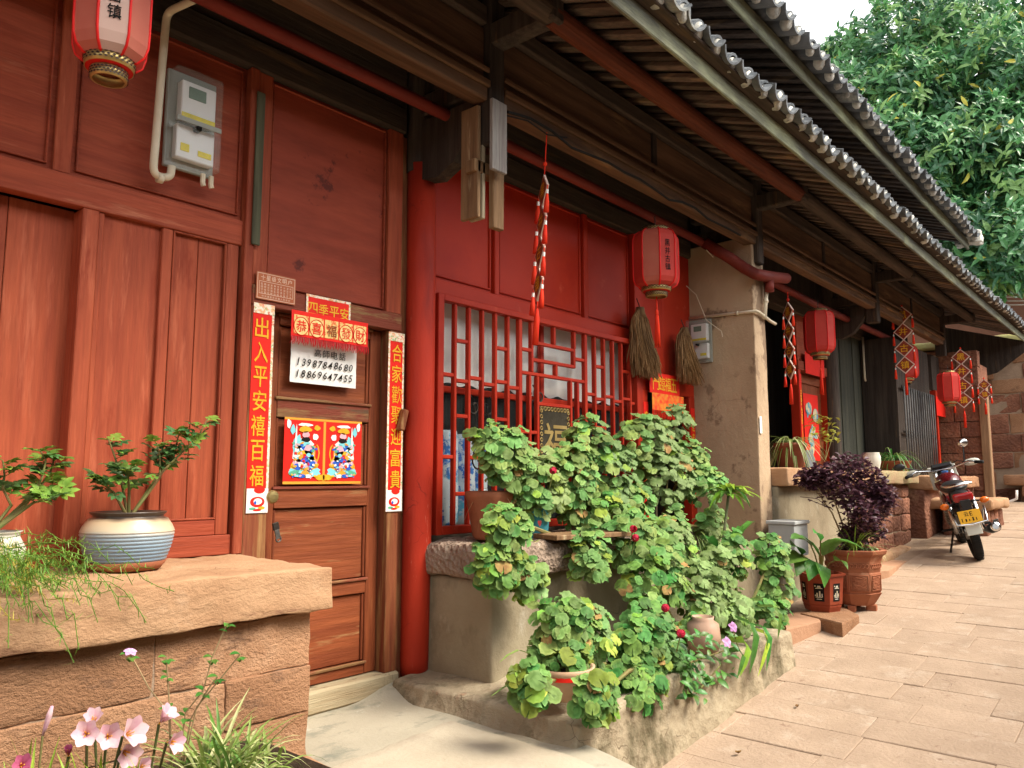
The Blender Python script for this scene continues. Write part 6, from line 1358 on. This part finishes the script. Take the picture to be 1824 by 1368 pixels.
for (px, py, pb, qb, w_) in ((1432, 1000, 1418, 1022, .04), (1490, 1000, 1510, 1010, .04), (1450, 1005, 1440, 1030, .045), (1425, 985, 1410, 968, .045), (1455, 985, 1425, 950, .03), (1462, 1010, 1468, 1042, .055), (1440, 970, 1408, 955, .04), (1470, 985, 1505, 960, .045), (1480, 965, 1540, 975, .04), (1430, 995, 1402, 1000, .05), (1460, 960, 1450, 945, .03)):
    m_, e_ = at_d(px, py, sdep - .45), at_d(pb, qb, sdep - .55); c_ = m_.lerp(e_, -.15)
    mk('leaf', blade([c_, c_.lerp(e_, .25) + V((0, 0, .02)), c_.lerp(e_, .55) + V((0, 0, .02)), c_.lerp(e_, .8) + V((0, 0, .005)), e_ + V((0, 0, -.02))], [.01, w_ * 1.5, w_ * 1.5, w_ * .9, .003], .22, (0.2, -.6, 1)), lf_green, t, True)
    mk('leaf_stalk', tube([b0, b0.lerp(c_, .6) + V((0, 0, .03)), c_], .006, 6), stem_m, t)

# ------------------------------------------------------------------ motorcycle (local: x forward, y left, z up, origin at the rear wheel's contact)
r0 = onG(1745, 997); f0_ = onG(1690, 972)
MB = thing('motorcycle', 'dark red motorcycle leaning on its side stand beside the far ledge', 'motorcycle', r0)
LOC[MB.name] = V((0, 0, 0))
bk = plain('black_plastic', (.014, .014, .015), .45, .4); chrome = surf('chrome', (.75, .75, .74), (.6, .6, .6), 8, rough=.18, metal=1, bump=0); mred = surf('wine_red_paint', (.11, .008, .01), (.08, .006, .008), 4, rough=.22, bump=0, spec=.6); grey_p = plain('pale_grey_plastic', (.5, .5, .44), .5); amber = plain('amber_lens', (.75, .16, .01), .25, .5); redl = plain('red_lens', (.3, .012, .012), .2, .5); silver = surf('dusty_alloy', (.38, .37, .34), (.28, .26, .23), 8, rough=.4, metal=.7, bump=.05)
def torus(c, R_, r_, n=36, m=10, sy=1.): 
    vs, fs = [], []
    for i in range(n):
        a = 2 * pi * i / n
        for j in range(m): b = 2 * pi * j / m; q = R_ + r_ * cos(b); vs.append((c[0] + q * cos(a), c[1] + r_ * sy * sin(b), c[2] + q * sin(a)))
    for i in range(n):
        for j in range(m): fs.append((i * m + j, i * m + (j + 1) % m, (i + 1) % n * m + (j + 1) % m, (i + 1) % n * m + j))
    return vs, fs
def wheel(x, steer=0.):
    c = (x, 0, .3); T_ = mk('tyre', torus(c, .25, .05, sy=1.0), black_r, MB, True); LOC[T_.name] = LOC[T_.name]
    mk('rim', torus(c, .2, .014, 32, 8), silver, T_, True); mk('hub', tube([(x, -.06, .3), (x, .06, .3)], [.06, .06], 14), silver, T_)
    for k in range(5): a = 2 * pi * k / 5; mk('spoke', bar((x + .05 * cos(a), 0, .3 + .05 * sin(a)), (x + .195 * cos(a), 0, .3 + .195 * sin(a)), .03, .03, (0, 1, 0)), silver, T_)
    tr = []
    for k in range(44): a = 2 * pi * k / 44; tr.append(xf(box(-.006, .006, -.038, .038, -.003, .004, .001), Matrix.Rotation(-a + pi / 2, 3, 'Y'), (x + .298 * cos(a), 0, .3 + .298 * sin(a))))
    tag(mk('tread', join(*tr), black_r, T_), kind='stuff')
def m(n_, vf, mt, sm=False, par=MB): return mk(n_, vf, mt, par, sm)
wheel(0); wheel(1.26)
m('rear_mudguard', ([(-.02 + .335 * cos(a) - 0, y, .31 + .335 * sin(a)) for a in [R(60 + 8 * k) for k in range(14)] for y in (-.07, -.05, .05, .07)], [(4 * i + j, 4 * i + j + 1, 4 * i + 5 + j, 4 * i + 4 + j) for i in range(13) for j in range(3)]), bk, True)
m('mud_flap', xf(box(-.008, .008, -.075, .075, -.14, .1), Matrix.Rotation(R(20), 3, 'Y'), (-.34, 0, .47)), grey_p)
m('swing_arm', bar((0, .1, .3), (.5, .1, .36), .04, .03, (0, 1, 0)), iron); m('swing_arm', bar((0, -.1, .3), (.5, -.1, .36), .04, .03, (0, 1, 0)), iron)
for s in (-1, 1): m('shock_absorber', tube([(.02, s * .13, .32), (.1, s * .13, .68)], .028, 10), chrome, True); m('spring', join(*[torus((0, 0, 0), .03, .005, 12, 5) for _ in range(1)]) if 0 else tube([(.035 + .05 * u, s * .13 + .03 * cos(u * 40), .4 + .2 * u + .0) for u in [k / 40 for k in range(41)]], .006, 5), bk)
m('engine_block', rough(.42, .8, -.13, .13, .25, .55, .05, .01, .03, 2), silver, True); m('frame_tube', tube([(.1, 0, .72), (.5, 0, .7), (1.0, 0, .82), (.85, 0, .35), (.45, 0, .26), (.2, 0, .6)], .022, 8), bk, True)
m('fuel_tank', ball((.74, 0, .83), .27, .15, .13, 20, 12), mred, True); m('tank_stripe', tube([(.5, .1, .9), (.7, .148, .86), (.92, .1, .8)], .008, 6), chrome); m('fuel_cap', tube([(.78, 0, .955), (.78, 0, .975)], .04, 14), plain('blue_cap', (.05, .15, .4), .3))
m('seat', ball((.28, 0, .82), .36, .14, .07, 20, 10), plain('black_vinyl', (.018, .018, .02), .5, .35), True)
m('side_panel', ball((.32, .13, .66), .17, .03, .1), mred, True); m('side_panel', ball((.32, -.13, .66), .17, .03, .1), mred, True)
m('tail_fairing', ball((-.1, 0, .74), .2, .1, .07, 16, 8), bk, True)
for s in (-1, 1): m('grab_rail', tube([(.2, s * .13, .86), (-.05, s * .14, .87), (-.28, s * .12, .88)], .012, 8), chrome, True)
m('rear_rack', join(tube([(-.28, -.13, .88), (-.3, 0, .885), (-.28, .13, .88)], .014, 8), tube([(-.1, -.13, .875), (-.1, .13, .875)], .01, 8)), chrome, True)
m('tail_lamp', rough(-.34, -.24, -.1, .1, .7, .79, .03, .002, .02, 3), redl, True)
PL = m('number_plate', xf(box(-.003, .003, -.11, .11, -.07, .07), Matrix.Rotation(R(12), 3, 'Y'), (-.39, 0, .54)), plain('yellow_plate', (.8, .42, .015), .45))
for s_, z_, h_ in (('云E', .03, .045),):
    g_ = text(s_, (0, 0, 0), h_, right=(0, -1, 0), up=(0, 0, 1), gap=1.3); m('plate_lettering', xf(xf(g_, None, (-.0045, 0, z_)), Matrix.Rotation(R(12), 3, 'Y'), (-.39, 0, .54)), ink, False, PL)
m('plate_lettering', xf(xf(join(*[box(-.001, .0, .08 - .035 * k - .006 * (k % 2), .088 - .035 * k, -.05, -.01 - .008 * (k % 3), .0002) for k in range(5)]), None, (-.0045, 0, 0)), Matrix.Rotation(R(12), 3, 'Y'), (-.39, 0, .54)), ink, False, PL)['kind'] = 'stuff'
m('plate_bracket', box(-.37, -.2, -.05, .05, .56, .72), bk); m('bumper_bar', tube([(-.3, -.17, .62), (-.42, -.15, .47), (-.43, 0, .455), (-.42, .15, .47), (-.3, .17, .62)], .012, 8), chrome, True)
for s in (-1, 1):
    m('indicator', ball((-.24, s * .2, .67), .035, .05, .035), amber, True); m('indicator_stalk', tube([(-.2, s * .1, .68), (-.24, s * .17, .67)], .01, 6), bk)
m('muffler', tube([(.45, -.17, .27), (.1, -.19, .29), (-.1, -.2, .33), (-.36, -.21, .38)], [.025, .035, .055, .055], 16), bk, True); m('muffler_end', tube([(-.362, -.21, .381), (-.38, -.21, .385)], [.05, .03], 16), chrome); m('heat_shield', bar((-.02, -.25, .38), (-.28, -.262, .42), .06, .012, (0, 1, 0)), chrome)
for s in (-1, 1): m('fork_leg', tube([(1.26, s * .09, .3), (1.0, s * .09, .95)], .024, 10), chrome, True)
m('front_mudguard', ([(1.26 + .33 * cos(a), y, .3 + .33 * sin(a)) for a in [R(30 + 9 * k) for k in range(14)] for y in (-.06, .06)], [(2 * i, 2 * i + 1, 2 * i + 3, 2 * i + 2) for i in range(13)]), mred, True)
m('headlamp', ball((1.1, 0, .9), .1, .1, .1), bk, True); m('dial_cluster', xf(box(-.05, .05, -.12, .12, -.03, .03, .015), Matrix.Rotation(R(25), 3, 'Y'), (.98, 0, 1.02)), bk)
m('handlebar', tube([(.84, .38, 1.0), (.93, .3, 1.02), (.99, .1, .98), (.99, -.1, .98), (.93, -.3, 1.02), (.84, -.38, 1.0)], .013, 8), chrome, True)
for s in (-1, 1): m('hand_grip', tube([(.86, s * .36, 1.0), (.8, s * .44, .985)], .02, 10), black_r, True); m('hand_guard', ball((.98, s * .34, 1.0), .03, .1, .045), grey_p, True)
m('mirror_stalk', tube([(.93, -.26, 1.03), (.97, -.3, 1.2)], .008, 6), bk); m('mirror', ball((.97, -.31, 1.25), .02, .06, .05, 12, 8), chrome, True)
m('mirror_stalk', tube([(.93, .26, 1.03), (.93, .42, 1.1)], .008, 6), bk); m('mirror', ball((.93, .47, 1.12), .02, .07, .045, 12, 8), bk, True)
m('leg_shield', rough(1.05, 1.09, -.16, -.06, .74, 1.02, .04, .01, .02, 7), grey_p, True); m('leg_shield', rough(1.05, 1.09, .06, .16, .74, 1.02, .04, .01, .02, 8), grey_p, True)
m('side_stand', tube([(.5, .12, .3), (.45, .26, -.02), (.42, .3, -.03)], .012, 8), iron, True); m('foot_peg', tube([(.35, .1, .33), (.35, .26, .33)], .014, 8), black_r); m('foot_peg', tube([(.35, -.1, .33), (.35, -.26, .33)], .014, 8), black_r)
for k in range(6): m('engine_fin', box(.5, .76, -.15, .15, .36 + .03 * k, .368 + .03 * k, .001), silver)
for s in (-1, 1): m('brake_lever', tube([(.9, s * .3, 1.0), (.9, s * .42, .985)], .006, 6), chrome); m('control_cable', tube([(.95, s * .28, 1.01), (1.04, s * .2, 1.05), (1.12, s * .06, .98), (1.06, 0, .85)], .006, 6), black_r)
m('chain_case', box(.05, .48, .075, .095, .27, .37, .01), bk); m('exhaust_header', tube([(.72, -.1, .3), (.78, -.14, .22), (.45, -.17, .25)], .02, 10), chrome, True); m('battery_cover', ball((.3, 0, .56), .15, .1, .1), bk, True); m('kick_starter', tube([(.4, -.14, .34), (.36, -.2, .38), (.3, -.22, .5)], .01, 6), chrome)
hd = math.atan2(f0_.y - r0.y, f0_.x - r0.x); hd = R(18)
MB.scale = (.94,) * 3; MB.rotation_euler = (Matrix.Rotation(hd, 3, 'Z') @ Matrix.Rotation(-math.atan(.086) * .8, 3, 'Y') @ Matrix.Rotation(R(-13), 3, 'X')).to_euler()
curl = onG(1800, 905); tag(mk('pale_hose', tube([onG(1770, 902) + V((0, 0, .05)), onG(1795, 902) + V((0, 0, .06)), onG(1812, 902) + V((0, 0, .12)), onG(1813, 902) + V((0, 0, .25))], .02, 8), white_pr, None, True), 'pale curved hose end standing on the steps beyond the bench', 'hose')

# ------------------------------------------------------------------ the tree above the far end
TR = thing('broadleaf_tree', 'large glossy-leaved tree rising above the far end of the roofs', 'tree', (19.5, -3.2, 3.6))
bark = surf('grey_bark', (.12, .09, .065), (.08, .06, .045), 4, (2, 2, .5), .9, .6, 10)
mk('trunk', tube([(19.5, -3.2, 3.4), (19.4, -3.2, 4.6), (19.1, -3.0, 6.0), (18.8, -2.9, 7.6)], [.42, .36, .3, .16], 14), bark, TR, True)
lobes = []
for (px, py, d, w_, h_) in ((1500, 180, 17, 130, 130), (1560, 90, 18, 160, 150), (1620, 170, 16.5, 170, 150), (1700, 80, 17.5, 190, 170), (1790, 130, 16, 190, 200), (1560, 250, 16, 150, 120), (1650, 290, 15.5, 170, 150), (1740, 260, 15.5, 180, 170), (1810, 320, 15, 170, 180), (1620, 360, 15.5, 120, 110), (1700, 400, 15, 150, 130), (1780, 430, 14.5, 150, 120), (1830, 20, 18, 200, 160), (1640, 20, 19, 160, 120), (1900, 250, 16, 220, 300), (1690, 340, 17, 260, 220), (1760, 180, 18.5, 300, 260), (1620, 220, 18.5, 240, 200), (1750, 480, 14.8, 70, 60), (1810, 490, 14.6, 80, 70), (1470, 110, 19, 60, 60)):
    c = at_d(px, py, d); lobes.append((c, w_ / 2800 * d, h_ / 2800 * d))
br = []; root = V((18.9, -2.95, 7.0))
for c, a, b in lobes: br.append(tube([root.lerp(V((19.2, -3.1, 5.2)), rd.random() * .8), root.lerp(c, .5) + V((rd.uniform(-.3, .3), rd.uniform(-.3, .3), -.2)), c], [.1, .06, .02], 6))
tag(mk('branch', join(*br), bark, TR), kind='stuff')
def big_leaf(L, w_): return blade([(0, L * u, z * L) for u, z in ((0, 0), (.3, .05), (.62, .05), (1, -.06))], [w_ * .15, w_, w_ * .85, .003], .3)
tl = [leaf_mat('tree_leaf', (.065, .2, .07), (.1, .27, .095), rough=.35, rnd=0, hue=0, spec=.4, trans=.3), leaf_mat('tree_leaf_dark', (.03, .105, .05), (.045, .14, .06), rough=.35, rnd=0, hue=0, trans=.25), leaf_mat('tree_leaf_pale', (.18, .34, .11), (.25, .42, .15), rough=.35, rnd=0, hue=0, trans=.35)]
bufs = [[], [], [], []]
for c, a, b in lobes:
    n = int(190 * (a * b) ** .75) + 30
    for k in range(n):
        d = V((rd.gauss(0, 1), rd.gauss(0, 1), rd.gauss(0, 1))).normalized(); q = c + V((d.x * a, d.y * a, d.z * b)) * (rd.random() ** .35)
        ax_ = (d + V((-.25, -.2, .55)) + V((rd.gauss(0, .3), rd.gauss(0, .3), rd.gauss(0, .3)))).normalized(); f_ = frame(ax_); nl = rd.randint(6, 9); which = rd.choices((0, 1, 2), (.46, .36, .18))[0]
        for i in range(nl):
            az = 2 * pi * i / nl + rd.uniform(-.3, .3); el_ = rd.uniform(-.35, .95); dl = f_ @ V((cos(az) * cos(el_), sin(az) * cos(el_), sin(el_))); nn = (ax_ - dl * ax_.dot(dl)).normalized()
            bufs[which if rd.random() > .012 else 3].append(xf(big_leaf(rd.uniform(.16, .3), rd.uniform(.03, .052)), frame(nn, dl), q + V((rd.gauss(0, .06), rd.gauss(0, .06), rd.gauss(0, .06)))))
for bf, mt, nm in zip(bufs, tl + [lf_yel], ('crown', 'dark_foliage', 'young_foliage', 'yellow_foliage')): tag(mk(nm, join(*bf), mt, TR), kind='stuff')  # the darker leaf tone is scattered at random through the crown

# ------------------------------------------------------------------ unseen house added behind the viewer, blocks low sky light from the upper walls
OH = thing('added_opposite_house', 'unseen plain tiled house added across the street behind the viewer to block low sky light', 'house', (4, -7.2, -.3))
mk('wall', box(-14, 15, -11, -7.2, -1.6, 4.6), surf('brown_timber_wall', (.16, .1, .065), (.12, .075, .05), 1.5, rough=.85), OH)
mk('roof', ([(-14.5, -6.4, 4.5), (15.5, -6.4, 4.5), (15.5, -9, 5.4), (-14.5, -9, 5.4), (15.5, -11.6, 4.5), (-14.5, -11.6, 4.5)], [(0, 1, 2, 3), (3, 2, 4, 5)]), tile_m, OH)
for k in range(6): mk('door', box(-11 + 4.2 * k, -9.8 + 4.2 * k, -7.2, -7.16, gz(max(-3, -11 + 4.2 * k)) - .1, gz(max(-3, -11 + 4.2 * k)) + 2.1), door_v, OH)
